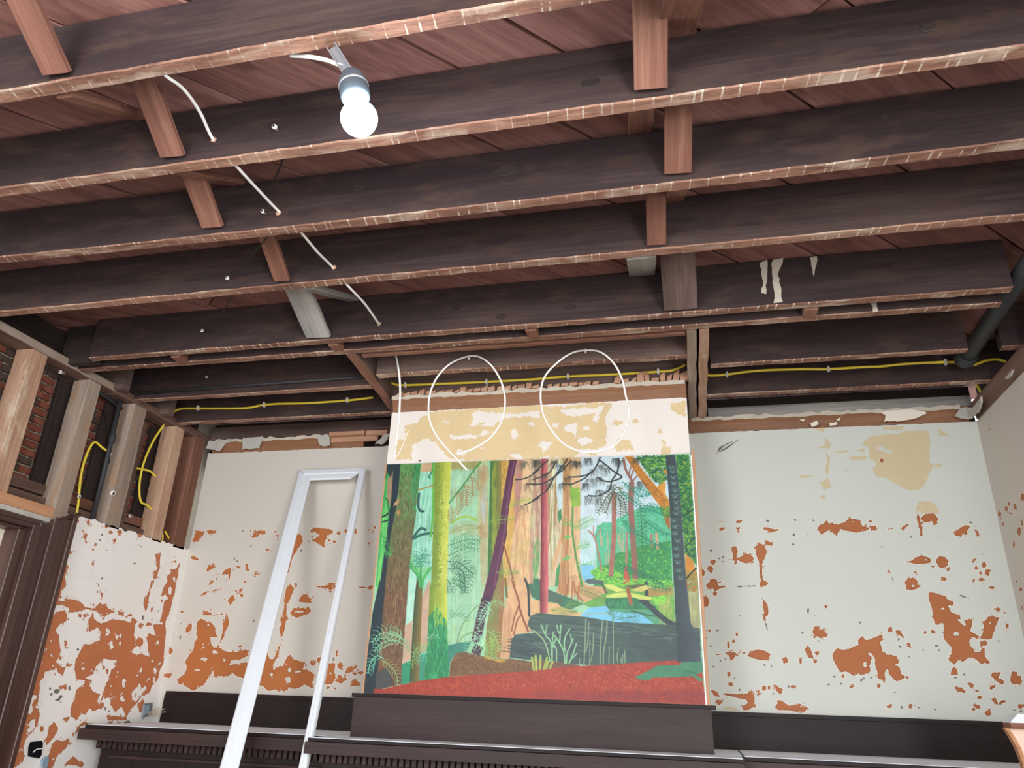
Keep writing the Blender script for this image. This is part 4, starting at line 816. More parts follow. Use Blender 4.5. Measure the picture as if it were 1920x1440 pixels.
J7 = joist(3.392, -3.10, -1.60, 'joist left of the chimney framing carrying the thin iron rod', seed=17)
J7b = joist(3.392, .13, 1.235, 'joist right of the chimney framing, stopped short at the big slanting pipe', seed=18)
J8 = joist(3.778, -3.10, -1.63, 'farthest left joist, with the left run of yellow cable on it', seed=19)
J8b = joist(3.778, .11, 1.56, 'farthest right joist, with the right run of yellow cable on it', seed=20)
J7c = joist(3.392, 1.37, 1.56, 'short stub of joist to the right of the big slanting pipe', seed=21)
def surf(parent, name, pp, mat, th=.0012, seed=0): return flake(parent, pp, th, mat, name, seed)
LATE = [lambda: surf(J5, 'paint_drip', [(0.337,2.844,3.267),(0.369,2.844,3.274),(0.360,2.844,3.219),(0.346,2.844,3.115),(0.332,2.844,3.121),(0.341,2.844,3.195)], 'plaster', seed=41),
        lambda: surf(J5, 'paint_drip', [(0.386,2.844,3.277),(0.428,2.844,3.278),(0.404,2.844,3.202),(0.405,2.844,3.126),(0.404,2.844,3.075),(0.375,2.844,3.075),(0.378,2.844,3.142),(0.376,2.844,3.212)], 'plaster', seed=42),
        lambda: surf(J5, 'paint_drip', [(0.535,2.844,3.269),(0.562,2.844,3.273),(0.549,2.844,3.212),(0.537,2.844,3.175),(0.533,2.844,3.213)], 'plaster', seed=43),
        lambda: surf(J6, 'paint_drip', [(0.759,2.963,3.105),(0.781,2.963,3.108),(0.787,2.963,3.065),(0.766,2.963,3.058)], 'plaster', seed=44)]
def knot(parent, p, rx, rz, seed):
    R_ = random.Random(seed); n = 14; V = []
    for rr, dy in ((1, 0), (.8, -.0022), (.3, -.0012)):
        for k in range(n): a = 2 * math.pi * k / n; f = rr * R_.uniform(.9, 1.1); V.append((p[0] + rx * f * math.cos(a), p[1] + dy, p[2] + rz * f * math.sin(a)))
    F = [(j * n + k, j * n + (k + 1) % n, j * n + n + (k + 1) % n, j * n + n + k) for j in range(2) for k in range(n)] + [tuple(2 * n + k for k in range(n))]
    return mesh('knot', V, F, 'black_wood', parent)
for i, (j, p, a, b) in enumerate(((J2, (-0.203,1.599,3.136), .026, .019), (J3, (-0.533,1.964,3.174), .040, .022), (J3, (-1.062,1.964,3.179), .022, .014), (J3, (-0.682,1.964,3.133), .012, .007), (J3, (0.629,1.964,3.199), .013, .008), (J2, (0.652,1.599,3.155), .02, .014), (J5, (-0.761,2.844,3.108), .022, .015), (J5, (-0.455,2.844,3.128), .026, .014), (J5, (-0.973,2.844,3.172), .024, .014))): knot(j, p, a, b, i)
TG = 'timbers framing the chimney opening'
def timber(name, p0, p1, w, h, label, mats, cat='timber', group=TG, **k): return tag(beam(name, p0, p1, w, h, mats, None, **k), label, cat, group)
zc = (H + T) / 2; hh = T - H - .002
timber('trimmer_joist', (-1.545, 3.012, zc), (-1.64, 4.08, zc), .05, hh, 'reddish trimmer timber running back to the left corner of the chimney breast', ['brace_dark', 'brace'], seg=12, rough=.003)
timber('trimmer_joist', (.048, 3.012, zc), (.037, 4.16, zc), .042, hh, 'left timber of the doubled pair at the right corner of the chimney breast', ['brace', 'stud_grey'], seg=12, rough=.003)
timber('trimmer_joist', (.101, 3.012, zc), (.090, 4.16, zc), .042, hh, 'right timber of the doubled pair at the right corner of the chimney breast', ['brace', 'stud'], seg=12, rough=.003)
timber('header_joist', (-1.52, 3.29, zc), (.024, 3.29, zc), .045, hh, 'cross timber between the chimney trimmers from which the cable loops hang', ['brace_dark', 'joist_edge'], seg=20, rough=.003)
timber('header_joist', (-1.58, 3.63, 3.14), (.014, 3.63, 3.14), .045, .16, 'timber right above the chimney breast with the middle yellow cable along it', ['brace_dark', 'brace_dark'], seg=20, rough=.003)
timber('furring_strip', (-1.50, 3.055, 3.075), (.02, 3.055, 3.075), .03, .02, 'slim reddish strip between the trimmers behind the doubled joist', ['brace', 'brace'], group='nailing strips')
timber('nailer_board', (.125, 4.16, 3.10), (1.47, 4.16, 3.10), .03, .062, 'grey wood board lying above the wall to the right of the chimney', ['grey_wood', 'grey_wood'], group='nailing strips')
timber('nailer_board', (XL, 4.16, 3.12), (-1.66, 4.16, 3.12), .03, .085, 'reddish brown board lying above the wall to the left of the chimney', ['brace_dark', 'brace_dark'], group='nailing strips')
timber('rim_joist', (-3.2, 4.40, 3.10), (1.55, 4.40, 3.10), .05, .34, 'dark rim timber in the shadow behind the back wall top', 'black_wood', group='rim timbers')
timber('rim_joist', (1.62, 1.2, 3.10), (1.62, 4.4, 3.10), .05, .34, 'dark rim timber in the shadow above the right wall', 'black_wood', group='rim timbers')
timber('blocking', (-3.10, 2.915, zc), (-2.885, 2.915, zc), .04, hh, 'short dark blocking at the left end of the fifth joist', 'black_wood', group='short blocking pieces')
for x, lab in ((-2.42, 'left'), (-1.58, 'right')):
    timber('blocking', (x, 2.897, 3.075), (x, 2.957, 3.075), .05, .04, 'small wood block between the doubled joists, the %s one left of the chimney' % lab, 'brace', group='short blocking pieces')
timber('blocking', (-.64, 2.897, 3.075), (-.64, 2.957, 3.075), .05, .04, 'small wood block between the doubled joists above the middle of the painting', 'brace', group='short blocking pieces')
timber('blocking', (.52, 2.897, 3.075), (.52, 2.957, 3.075), .055, .04, 'small wood block between the doubled joists above the right wall', 'brace', group='short blocking pieces')
for i, (x, y) in enumerate(((-3.03, 3.25), (-3.03, 3.64))):
    timber('blocking', (x - .13, y, 3.16), (x + .05, y, 3.16), .05, .2, ['wood block beside the plate under the iron rod', 'wood block beside the plate at the yellow cable end'][i], 'brace_dark', group='short blocking pieces')

# cross bridging
BG = 'cross bridging between joists'
def brace(lo, hi, w, label, mat='brace', th=.022):
    lo, hi = Vector(lo), Vector(hi); d = (hi - lo).normalized(); n = Vector((1, 0, 0)).cross(d)
    return tag(beam('bridging_brace', lo, hi, w, th, mat, None, up=n, seg=6, rough=.0012, seed=int(lo.x * 1000)), label, 'brace', BG)
ZL, ZU = H + .015, T - .02
def main(x, y0, y1, w, label, mat='brace', dx=.02):
    o = brace((x, y1 - .012, ZL), (x + dx, y0 + .057, ZU), w, label, mat)
    for sx in (-.28, .3): lathe('nail_head', [(.0035, 0), (.0035, .0012), (.001, .0016)], W[o.name] @ Matrix.Translation((-.5 * (Vector((dx, y0 + .057 - y1 + .012, ZU - ZL)).length) + .022, sx * w, -.0112)) @ Matrix.Rotation(math.pi, 4, 'X'), 'hole', o, 7)
    return o
def part_(x, y0, y1, w, label, mat='brace', dx=-.02): return brace((x, y0 + .057, ZL), (x + dx, y1 - .012, ZU), w, label, mat)
main(-1.60, .85, 1.24, .082, 'brown brace at the top left corner, in front of the nearest joist')
main(-1.500, 1.24, 1.60, .080, 'brown brace between first and second joist, left of the lamp')
main(-1.600, 1.60, 1.965, .080, 'brown brace between second and third joist, left of the white cable')
main(-1.537, 1.965, 2.35, .066, 'narrow brown brace between third and fourth joist, beside the white cable')
main(-1.625, 2.35, 2.845, .118, 'wide grey weathered brace left of centre', 'grey_wood')
main(-.040, .85 + .39, 1.60, .088, 'grainy red brown brace in front of the second joist at right of centre')
main(.020, 1.60, 1.965, .082, 'red brown brace in front of the third joist, right of centre')
main(-.066, 1.965, 2.35, .068, 'red brown brace in front of the fourth joist, right of centre')
main(.006, 2.35, 2.845, .135, 'broad dark grey upright board in front of the fifth joist', 'brace_dark', 0)
part_(-1.64, 1.24, 1.60, .05, 'pale ended brace crossing behind the brown one, left of the lamp')
part_(-1.515, 1.60, 1.965, .05, 'pale ended brace crossing between second and third joist')
part_(-1.46, 2.35, 2.845, .06, 'grey weathered brace crossing beside the wide grey one', 'grey_wood')
part_(.055, 1.24, 1.60, .10, 'rough brown brace right of the grainy one at the top edge', 'brace')
part_(-.070, 1.60, 1.965, .075, 'short looking brace end just under the second joist, right of centre')
part_(.022, 1.965, 2.35, .07, 'brace end just under the third joist, right of centre')
part_(-.125, 2.35, 2.845, .11, 'pale grey brace end just under the fourth joist, right of centre', 'grey_wood')

# ---------------------------------------------------------------- cove and torn plaster along the wall tops
cove_prof = lambda: [(0, 0), (.006, 0), (.010, .022), (.020, .045), (.034, .062), (.034, .074), (-.004, .074), (-.004, 0)]
def cove(parent, p0, p1, mat='cove'): return extrude_profile('cove', [(-a, b) for a, b in cove_prof()], p0, p1, mat, parent)
def flake(parent, corners, thick, mat, name='plaster_patch', seed=0, axis='y'):
    """ragged piece of plaster: outline in the wall plane pushed out by its thickness"""
    R_ = random.Random(seed); P = []; cs = [Vector(c) for c in corners]
    for a, b in zip(cs, cs[1:] + cs[:1]):
        n = max(1, int((b - a).length / .018))
        for k in range(n):
            p = a.lerp(b, k / n); P.append(p + Vector((R_.uniform(-.004, .004), 0, R_.uniform(-.004, .004)) if axis == 'y' else (0, R_.uniform(-.004, .004), R_.uniform(-.004, .004))))
    d = Vector((0, -thick, 0)) if axis == 'y' else Vector((-thick, 0, 0)); n = len(P)
    V = [tuple(p) for p in P] + [tuple(p + d) for p in P]
    F = [tuple(range(n)), tuple(range(n, 2 * n))] + [(k, (k + 1) % n, n + (k + 1) % n, n + k) for k in range(n)]
    return mesh(name, V, F, mat, parent)
for f_ in LATE: f_()
cove(wall_back, (.015, YW + .004, PT), (1.44, YW + .004, PT))
cove(wall_back, (-3.02, YW + .004, PT), (-1.96, YW + .004, PT))
cove(breast, (-1.55, YB + .004, PT), (.008, YB + .004, PT))
extrude_profile('cove', [(a, b) for a, b in cove_prof()], (XR - .001, 2.9, PT), (XR - .001, 4.12, PT), 'stud_dark', wall_right)
yy = YW - .03
flake(wall_back, [(-3.042,4.118,3.005),(-3.037,4.118,3.056),(-2.852,4.118,3.062),(-2.908,4.118,3.036),(-2.945,4.118,2.986)], .01, 'grey_plaster', seed=1)
flake(wall_back, [(-2.791,4.118,3.067),(-2.649,4.118,3.068),(-2.659,4.118,2.993),(-2.754,4.118,2.993),(-2.780,4.118,2.991)], .01, 'grey_plaster', seed=2)
flake(wall_back, [(-2.260,4.118,3.061),(-2.188,4.118,3.065),(-2.166,4.118,2.990),(-2.224,4.118,2.989),(-2.254,4.118,3.019)], .01, 'grey_plaster', seed=3)
flake(wall_back, [(1.361,4.100,3.005),(1.393,4.100,3.041),(1.456,4.100,3.044),(1.459,4.100,3.002),(1.437,4.100,2.980),(1.383,4.100,2.983)], .01, 'grey_plaster', seed=4)
flake(wall_right, [(1.430,4.059,3.006),(1.430,3.886,3.017),(1.430,3.890,2.999),(1.430,3.948,2.970),(1.430,4.048,2.970)], .01, 'grey_plaster', seed=5, axis='x')
flake(wall_right, [(1.430,3.568,2.987),(1.430,3.478,2.984),(1.430,3.511,2.972),(1.430,3.563,2.974)], .008, 'grey_plaster', seed=6, axis='x')
flake(wall_back, [(1.012,4.115,3.049),(1.143,4.115,3.055),(1.232,4.115,3.041),(1.236,4.115,3.023),(1.188,4.115,3.007),(1.108,4.115,2.990),(1.017,4.115,2.992),(1.035,4.115,3.024)], .006, 'cream_paint', 'paint_flake', seed=7)
for i, pp in enumerate(([(0.651,4.112,2.996),(0.691,4.112,3.010),(0.694,4.112,2.988),(0.660,4.112,2.980)], [(0.751,4.112,2.994),(0.792,4.112,2.999),(0.785,4.112,2.984),(0.752,4.112,2.982)], [(0.784,4.112,3.017),(0.816,4.112,3.022),(0.804,4.112,3.007)], [(0.599,4.112,3.020),(0.627,4.112,3.025),(0.620,4.112,3.010)])):
    flake(wall_back, pp, .004, 'cream_paint', 'paint_flake', seed=20 + i)
for nm, pa, pb, par in (('wall', (.03, YW - .034, PT + .076), (1.40, YW - .034, PT + .076), wall_back), ('wall', (-2.99, YW - .034, PT + .076), (-2.20, YW - .034, PT + .076), wall_back), ('breast', (-1.55, YB - .034, PT + .078), (.006, YB - .034, PT + .078), breast)):
    n = int((pb[0] - pa[0]) / .03); V = []; F = []; R_ = random.Random(5)       # torn plaster lip along the top of the cove
    for i in range(n + 1):
        x = pa[0] + (pb[0] - pa[0]) * i / n; h_ = -.004 + R_.uniform(0, .014)
        V += [(x, pa[1], pa[2] - .012 - R_.uniform(0, .008)), (x, pa[1] + R_.uniform(-.006, 0), pa[2] + h_), (x, pa[1] + .03, pa[2] + h_ * .6), (x, pa[1] + .03, pa[2] - .012)]
    for i in range(n):
        for k in range(4): F.append((i * 4 + k, i * 4 + (k + 1) % 4, i * 4 + 4 + (k + 1) % 4, i * 4 + 4 + k))
    F += [(0, 1, 2, 3), tuple(n * 4 + k for k in range(4))]
    mesh('plaster_lip', V, F, 'plaster', par)
R_ = random.Random(9); x = -1.53
while x < .0:                                                  # broken lath ends standing above the breast cove
    wd_ = R_.uniform(.022, .042); z0 = PT + .085; hgt = R_.uniform(.018, .034) + (.03 if x > -.35 and R_.random() < .6 else 0)
    if R_.random() < .86:
        a = R_.uniform(-.3, .9) * .3
        V = [(x, YB - .028, z0), (x + wd_, YB - .028, z0), (x + wd_ + a * hgt, YB - .028, z0 + hgt), (x + a * hgt, YB - .028, z0 + hgt * R_.uniform(.5, 1))]
        V += [(p[0], p[1] + .026, p[2]) for p in V]
        mesh('lath', V, [(0, 1, 2, 3), (4, 5, 6, 7), (0, 1, 5, 4), (1, 2, 6, 5), (2, 3, 7, 6), (3, 0, 4, 7)], 'lath', breast)
    x += wd_ + R_.uniform(.003, .012)
for i, (a, b, z) in enumerate(((-2.19, -1.95, 3.052), (-1.94, -1.80, 3.05), (-2.17, -1.86, 3.015), (-1.83, -1.70, 3.02))):   # bare lath over the left wall end
    box('lath', (a, YW - .03, z), (b, YW - .01, z + .032), 'lath', wall_back)
flake(wall_back, [(-1.856,4.100,2.985),(-1.802,4.100,3.038),(-1.768,4.100,3.050),(-1.784,4.100,3.003),(-1.816,4.100,2.977)], .008, 'grey_plaster', seed=31)

# ---------------------------------------------------------------- left wall framing
GS = None
top_plate = beam('top_plate', (XL - .05, 2.25, 3.072), (XL - .05, 3.25, 3.072), .11, .045, ['stud_grey', 'stud_dark'], wall_left, seg=14, rough=.003)
beam('top_plate', (XL - .05, 3.255, 3.070), (XL - .05, 4.15, 3.070), .11, .045, ['stud_dark', 'stud_dark'], wall_left, seg=14, rough=.003)
for y0, y1, zb, mt in ((2.30, 2.39, 2.36, 'stud'), (2.685, 2.777, 2.36, 'stud'), (3.062, 3.148, 2.31, 'stud_grey'), (3.412, 3.522, 2.35, 'stud_grey'), (3.795, 3.88, 2.35, 'stud'), (3.99, 4.10, 2.35, 'brace')):
    ym = (y0 + y1) / 2
    beam('stud', (XL - .05, ym, zb), (XL - .05, ym, 3.05), y1 - y0, .10, mt, wall_left, up=(1, 0, 0), seg=8, rough=.0015, seed=int(y0 * 100))
beam('stud', (-3.135, 3.585, 2.35), (-3.13, 3.585, 3.0), .05, .06, 'stud_dark', wall_left, up=(1, 0, 0))
box('door_header', (XL - .1, 2.1, 2.31), (XL, 3.06, 2.36), 'orange_wood', wall_left)
box('plaster_edge', (XL - .03, 2.1, 2.283), (XL + .004, 3.09, 2.308), 'grey_plaster', wall_left)
for a, b in ((2.39, 2.685), (2.777, 3.062), (3.148, 3.412), (3.522, 3.795)):
    box('blocking_board', (-3.16, a, 2.425), (-3.135, b, 2.475), 'stud_dark' if a < 3.1 else 'brace', wall_left)
    box('blocking_board', (-3.15, a, 2.365), (-3.115, b, 2.410), 'stud_dark', wall_left)
for a, b in ((2.42, 2.60), (3.00, 3.16), (3.345, 3.55), (3.74, 4.15)):
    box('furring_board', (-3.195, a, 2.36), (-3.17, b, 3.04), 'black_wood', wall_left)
box('dark_cover_panel', (-3.19, 1.9, 3.098), (-3.165, 4.15, 3.275), 'black_wood', wall_left)  # added dark panel over the brick, shade of the gap put into its colour
brick_wall = box('wall_brick_left', (-3.32, 2.1, 2.0), (-3.215, 4.5, 3.5), 'mortar'); tag(brick_wall, kind='structure')
R_ = random.Random(4); bmesh_cache = {}
for ci in range(17):
    z = 2.345 + ci * .043; y = 2.16 + (ci % 2) * .065
    while y < 3.9:
        L = .122
        vis = (y + L < 2.5) or (2.6 < y + L and y < 3.0) or (3.15 < y + L and y < 3.345) or (3.55 < y + L and y < 3.74)
        if vis:
            o = bpy.data.objects.new('brick', None) if False else None
            key = R_.randrange(6)
            if key not in bmesh_cache:
                o = box('brick', (-3.225, y, z), (-3.197, y + L, z + .033), 'brick' if key % 3 else 'brick_dark', brick_wall, ch=.004); bmesh_cache[key] = o
            else:
                s = bmesh_cache[key]; o = s.copy(); f_ = W[s.name].copy(); f_.translation = Vector((-3.211 + R_.uniform(-.004, .004), y + L / 2, z + .0165)); C.objects.link(o); o.parent = brick_wall; o.matrix_local = W[brick_wall.name].inverted() @ f_
        y += .13
# mortar squeezed out of the joints, uncountable crumbs
V, F = [], []
for ci in range(17):
    z = 2.345 + ci * .043 + .033
    for k in range(60):
        y = 2.16 + k * .029 + R_.uniform(-.01, .01)
        if R_.random() < .55:
            b = len(V); w_ = R_.uniform(.012, .03); d = R_.uniform(.008, .022); h_ = R_.uniform(.006, .014)
            V += [(-3.21, y, z), (-3.21, y + w_, z), (-3.21 + d, y + w_ * .7, z + h_ * .3), (-3.21 + d, y + w_ * .2, z + h_ * .2), (-3.21, y, z + h_), (-3.21, y + w_, z + h_)]
            F += [(b, b + 1, b + 2, b + 3), (b + 4, b + 5, b + 2, b + 3), (b, b + 3, b + 4), (b + 1, b + 2, b + 5)]
o = mesh('mortar_crumbs', V, F, 'mortar', brick_wall); o['kind'] = 'stuff'

# ---------------------------------------------------------------- door casing at the left
door = box('door_1', (-3.16, 1.2, 0), (-3.12, 2.90, 2.222), 'cream_paint'); tag(door, kind='structure')
for (a, b, x0, x1) in ((2.885, 2.935, -3.16, -3.04), (2.935, 2.985, -3.06, -3.015), (2.985, 3.05, -3.06, -3.028), (3.05, 3.085, -3.06, -3.018), (3.085, 3.165, -3.06, -3.032), (3.165, 3.195, -3.06, -3.020)):
    top = 2.222 + (a - 2.885) * .48
    beam('casing_strip', ((x0 + x1) / 2, (a + b) / 2, 0), ((x0 + x1) / 2, (a + b) / 2, top), b - a, x1 - x0, 'casing', door, up=(1, 0, 0), ch=.003)
for (z0, z1, x0, x1) in ((2.215, 2.232, -3.16, -3.04), (2.232, 2.255, -3.06, -3.02), (2.255, 2.28, -3.06, -3.03)):
    beam('casing_strip', ((x0 + x1) / 2, 1.2, (z0 + z1) / 2), ((x0 + x1) / 2, 2.94 + (z0 - 2.2), (z0 + z1) / 2), x1 - x0, z1 - z0, 'casing', door, ch=.004)
beam('casing_cap', (-3.04, 3.05, 2.285), (-3.035, 3.20, 2.362), .04, .012, 'casing', door, ch=.004)

# ---------------------------------------------------------------- overmantel and book shelves
SZ = 1.383                                                     # shelf top
mantel = thing('mantelpiece', (-.77, 3.5, 0), 'long dark wooden mantel with dentil band under the forest painting', 'mantel')
box('backboard', (-1.585, 3.565, SZ), (.035, 3.599, 1.555), 'mahogany_brown', mantel)
extrude_profile('cap_moulding', [(0, 0), (.016, 0), (.03, .006), (.03, .014), (.018, .018), (0, .018)], (-1.61, 3.592, 1.552), (.055, 3.592, 1.552), 'mahogany', mantel)
m_sh = box('shelf', (-1.69, 3.36, SZ - .016), (.147, 3.60, SZ - .002), 'mahogany', mantel)
tag(box('dust_layer', (-1.68, 3.365, SZ - .002), (.140, 3.565, SZ + .0005), 'dust', m_sh), 'pale plaster dust on the shelf')
extrude_profile('shelf_moulding', [(0, 0), (-.0, .03), (.012, .034), (.012, .046), (-.05, .046), (-.05, 0)], (-1.685, 3.375, SZ - .062), (.142, 3.375, SZ - .062), 'mahogany_brown', mantel)
box('frieze', (-1.64, 3.43, 1.05), (.10, 3.60, SZ - .05), 'mahogany', mantel)
x = -1.645; k = 0
while x < .10:
    box('dentil', (x, 3.398, SZ - .098), (x + .021, 3.432, SZ - .064), 'mahogany_brown', mantel, ch=.0015); x += .0285
box('frieze_panel', (-1.52, 3.422, 1.08), (-.03, 3.44, 1.27), 'mahogany_brown', mantel)
def bookcase(x0, x1, yf, label, side):
    xa_, xb_ = (x0, -1.60) if side == 'l' else (.04, x1)
    b = thing('bookcase', ((x0 + x1) / 2, (yf + YW) / 2, 0), label, 'bookcase', 'built in bookcases beside the chimney')
    box('backboard', (xa_, YW - .03, SZ), (xb_, YW - .002, 1.53), 'mahogany', b)
    box('shelf', (x1 if side == 'l' else xa_, 3.604, SZ - .018), (xb_ if side == 'l' else x0, YW - .002, SZ - .001), 'dust', b)
    extrude_profile('cap_moulding', [(0, 0), (.012, 0), (.024, .006), (.024, .014), (.014, .02), (0, .02)], (xa_, YW - .024, 1.528), (xb_, YW - .024, 1.528), 'mahogany', b)
    b_sh = box('shelf', (x0, yf, SZ - .018), (x1, YW - .002, SZ - .002), 'mahogany', b)
    tag(box('dust_layer', (x0 + .006, yf + .005, SZ - .002), (x1 - .006, YW - .03, SZ + .0005), 'dust', b_sh), 'pale plaster dust on the shelf')
    extrude_profile('shelf_moulding', [(0, 0), (0, .028), (.012, .034), (.012, .05), (-.05, .05), (-.05, 0)], (x0, yf + .014, SZ - .068), (x1, yf + .014, SZ - .068), 'mahogany_brown', b)
    box('frieze', (x0 + .06, yf + .075, 0), (x1 - .005, YW - .002, SZ - .05), 'mahogany', b)
    x = x0 + .05
    while x < x1 - .03: box('dentil', (x, yf + .045, SZ - .108), (x + .022, yf + .077, SZ - .072), 'mahogany_brown', b, ch=.0015); x += .031
    box('frieze_rail', (x0 + .12, yf + .062, SZ - .15), (x1 - .02, yf + .08, SZ - .135), 'mahogany_brown', b)
    return b
bookcase(-3.0, -1.695, 3.55, 'dark built-in bookcase top with dentils left of the chimney, behind the white frame', 'l')
bookcase(.15, 1.40, 3.55, 'dark built-in bookcase top right of the chimney, under the blotchy grey wall', 'r')

# corner cabinet at the right edge
cab = thing('corner_cabinet', (1.27, 3.2, 0), 'pale corner cabinet with curved bracket and glass door at bottom right edge', 'cabinet')
V = []; prof = [(1.03, 1.545), (1.06, 1.575), (1.475, 1.585), (1.475, 1.545)]
mesh('cornice', [(a, 3.18, b) for a, b in prof] + [(a, 3.25, b) for a, b in prof], [(0, 1, 2, 3), (4, 5, 6, 7), (0, 1, 5, 4), (1, 2, 6, 5), (2, 3, 7, 6), (3, 0, 4, 7)], 'white_paint', cab)
box('cornice_board', (1.03, 3.175, 1.528), (1.475, 3.25, 1.546), 'brace', cab)
cur = [(1.062 - .034 * max(0, 1 - t * 3.2) ** 2, 1.53 - .40 * t) for t in [i / 12 for i in range(13)]]
prof = cur + [(1.20, 1.13), (1.20, 1.53)]
n = len(prof)
mesh('bracket', [(a, 3.20, b) for a, b in prof] + [(a, 3.23, b) for a, b in prof], [tuple(range(n)), tuple(range(n, 2 * n))] + [(i, (i + 1) % n, n + (i + 1) % n, n + i) for i in range(n)], 'peach', cab)
prof = [(a - .012, b) for a, b in cur] + [(a, b) for a, b in reversed(cur)]; n = len(prof)
mesh('bracket_edge', [(a, 3.195, b) for a, b in prof] + [(a, 3.225, b) for a, b in prof], [tuple(range(n)), tuple(range(n, 2 * n))] + [(i, (i + 1) % n, n + (i + 1) % n, n + i) for i in range(n)], 'orange_wood', cab)
box('door_frame', (1.105, 3.185, .6), (1.135, 3.20, 1.46), 'cream_paint', cab); box('door_frame', (1.105, 3.185, 1.45), (1.47, 3.20, 1.475), 'cream_paint', cab)
box('glass_pane', (1.135, 3.19, .6), (1.47, 3.196, 1.45), 'glass', cab)
box('carcass', (1.21, 3.24, 0), (1.47, 3.31, 1.53), 'mahogany', cab)

# ---------------------------------------------------------------- painting
PW, PH = 1000, 790
img = np.zeros((PH, PW, 3), np.float32); PR = np.random.RandomState(2)
def hexc(h): return np.array([int(h[i:i+2], 16) / 255 for i in (0, 2, 4)], np.float32)
def fill(poly, cfun, alpha=1.0):
    P = np.array(poly); S = 2
    x0 = max(int(P[:, 0].min()) - 1, 0); x1 = min(int(P[:, 0].max()) + 2, PW); y0 = max(int(P[:, 1].min()) - 1, 0); y1 = min(int(P[:, 1].max()) + 2, PH)
    if x1 <= x0 or y1 <= y0: return
    X, Y = np.meshgrid((np.arange((x1 - x0) * S) + .5) / S + x0, (np.arange((y1 - y0) * S) + .5) / S + y0); ins = np.zeros(X.shape, bool)
    for (ax, ay), (bx, by) in zip(P, np.roll(P, -1, 0)):
        if ay != by: ins ^= ((ay > Y) != (by > Y)) & (X < (bx - ax) * (Y - ay) / (by - ay) + ax)
    a = ins.reshape(y1 - y0, S, x1 - x0, S).mean((1, 3))[..., None] * alpha
    c = cfun(x0, x1, y0, y1, P) if callable(cfun) else cfun
    img[y0:y1, x0:x1] = img[y0:y1, x0:x1] * (1 - a) + c * a
def stroke(p, q, w, c, alpha=1.0):
    r = w / 2 + 1; x0 = max(int(min(p[0], q[0]) - r), 0); x1 = min(int(max(p[0], q[0]) + r) + 1, PW); y0 = max(int(min(p[1], q[1]) - r), 0); y1 = min(int(max(p[1], q[1]) + r) + 1, PH)
    if x1 <= x0 or y1 <= y0: return
    X, Y = np.meshgrid(np.arange(x0, x1) + .5, np.arange(y0, y1) + .5); ex, ey = q[0] - p[0], q[1] - p[1]
    t = np.clip(((X - p[0]) * ex + (Y - p[1]) * ey) / (ex * ex + ey * ey + 1e-9), 0, 1); d = np.hypot(X - p[0] - ex * t, Y - p[1] - ey * t)
    a = (np.clip(w / 2 + .5 - d, 0, 1) * min(1, w) * alpha)[..., None]; img[y0:y1, x0:x1] = img[y0:y1, x0:x1] * (1 - a) + c * a
def spl(P, n=8): return [(v.x, v.y) for v in smooth_path([(a, b, 0) for a, b in P], n)] if len(P) > 2 else [tuple(p) for p in P]
def inpoly(P, n):
    lo, hi = P.min(0), P.max(0); out = []
    for _ in range(n * 12):
        x, y = lo + PR.rand(2) * (hi - lo); c = False
        for (ax, ay), (bx, by) in zip(P, np.roll(P, -1, 0)):
            if (ay > y) != (by > y) and x < (bx - ax) * (y - ay) / (by - ay) + ax: c = not c
        if c: out.append((x, y))
        if len(out) >= n: break
    return out
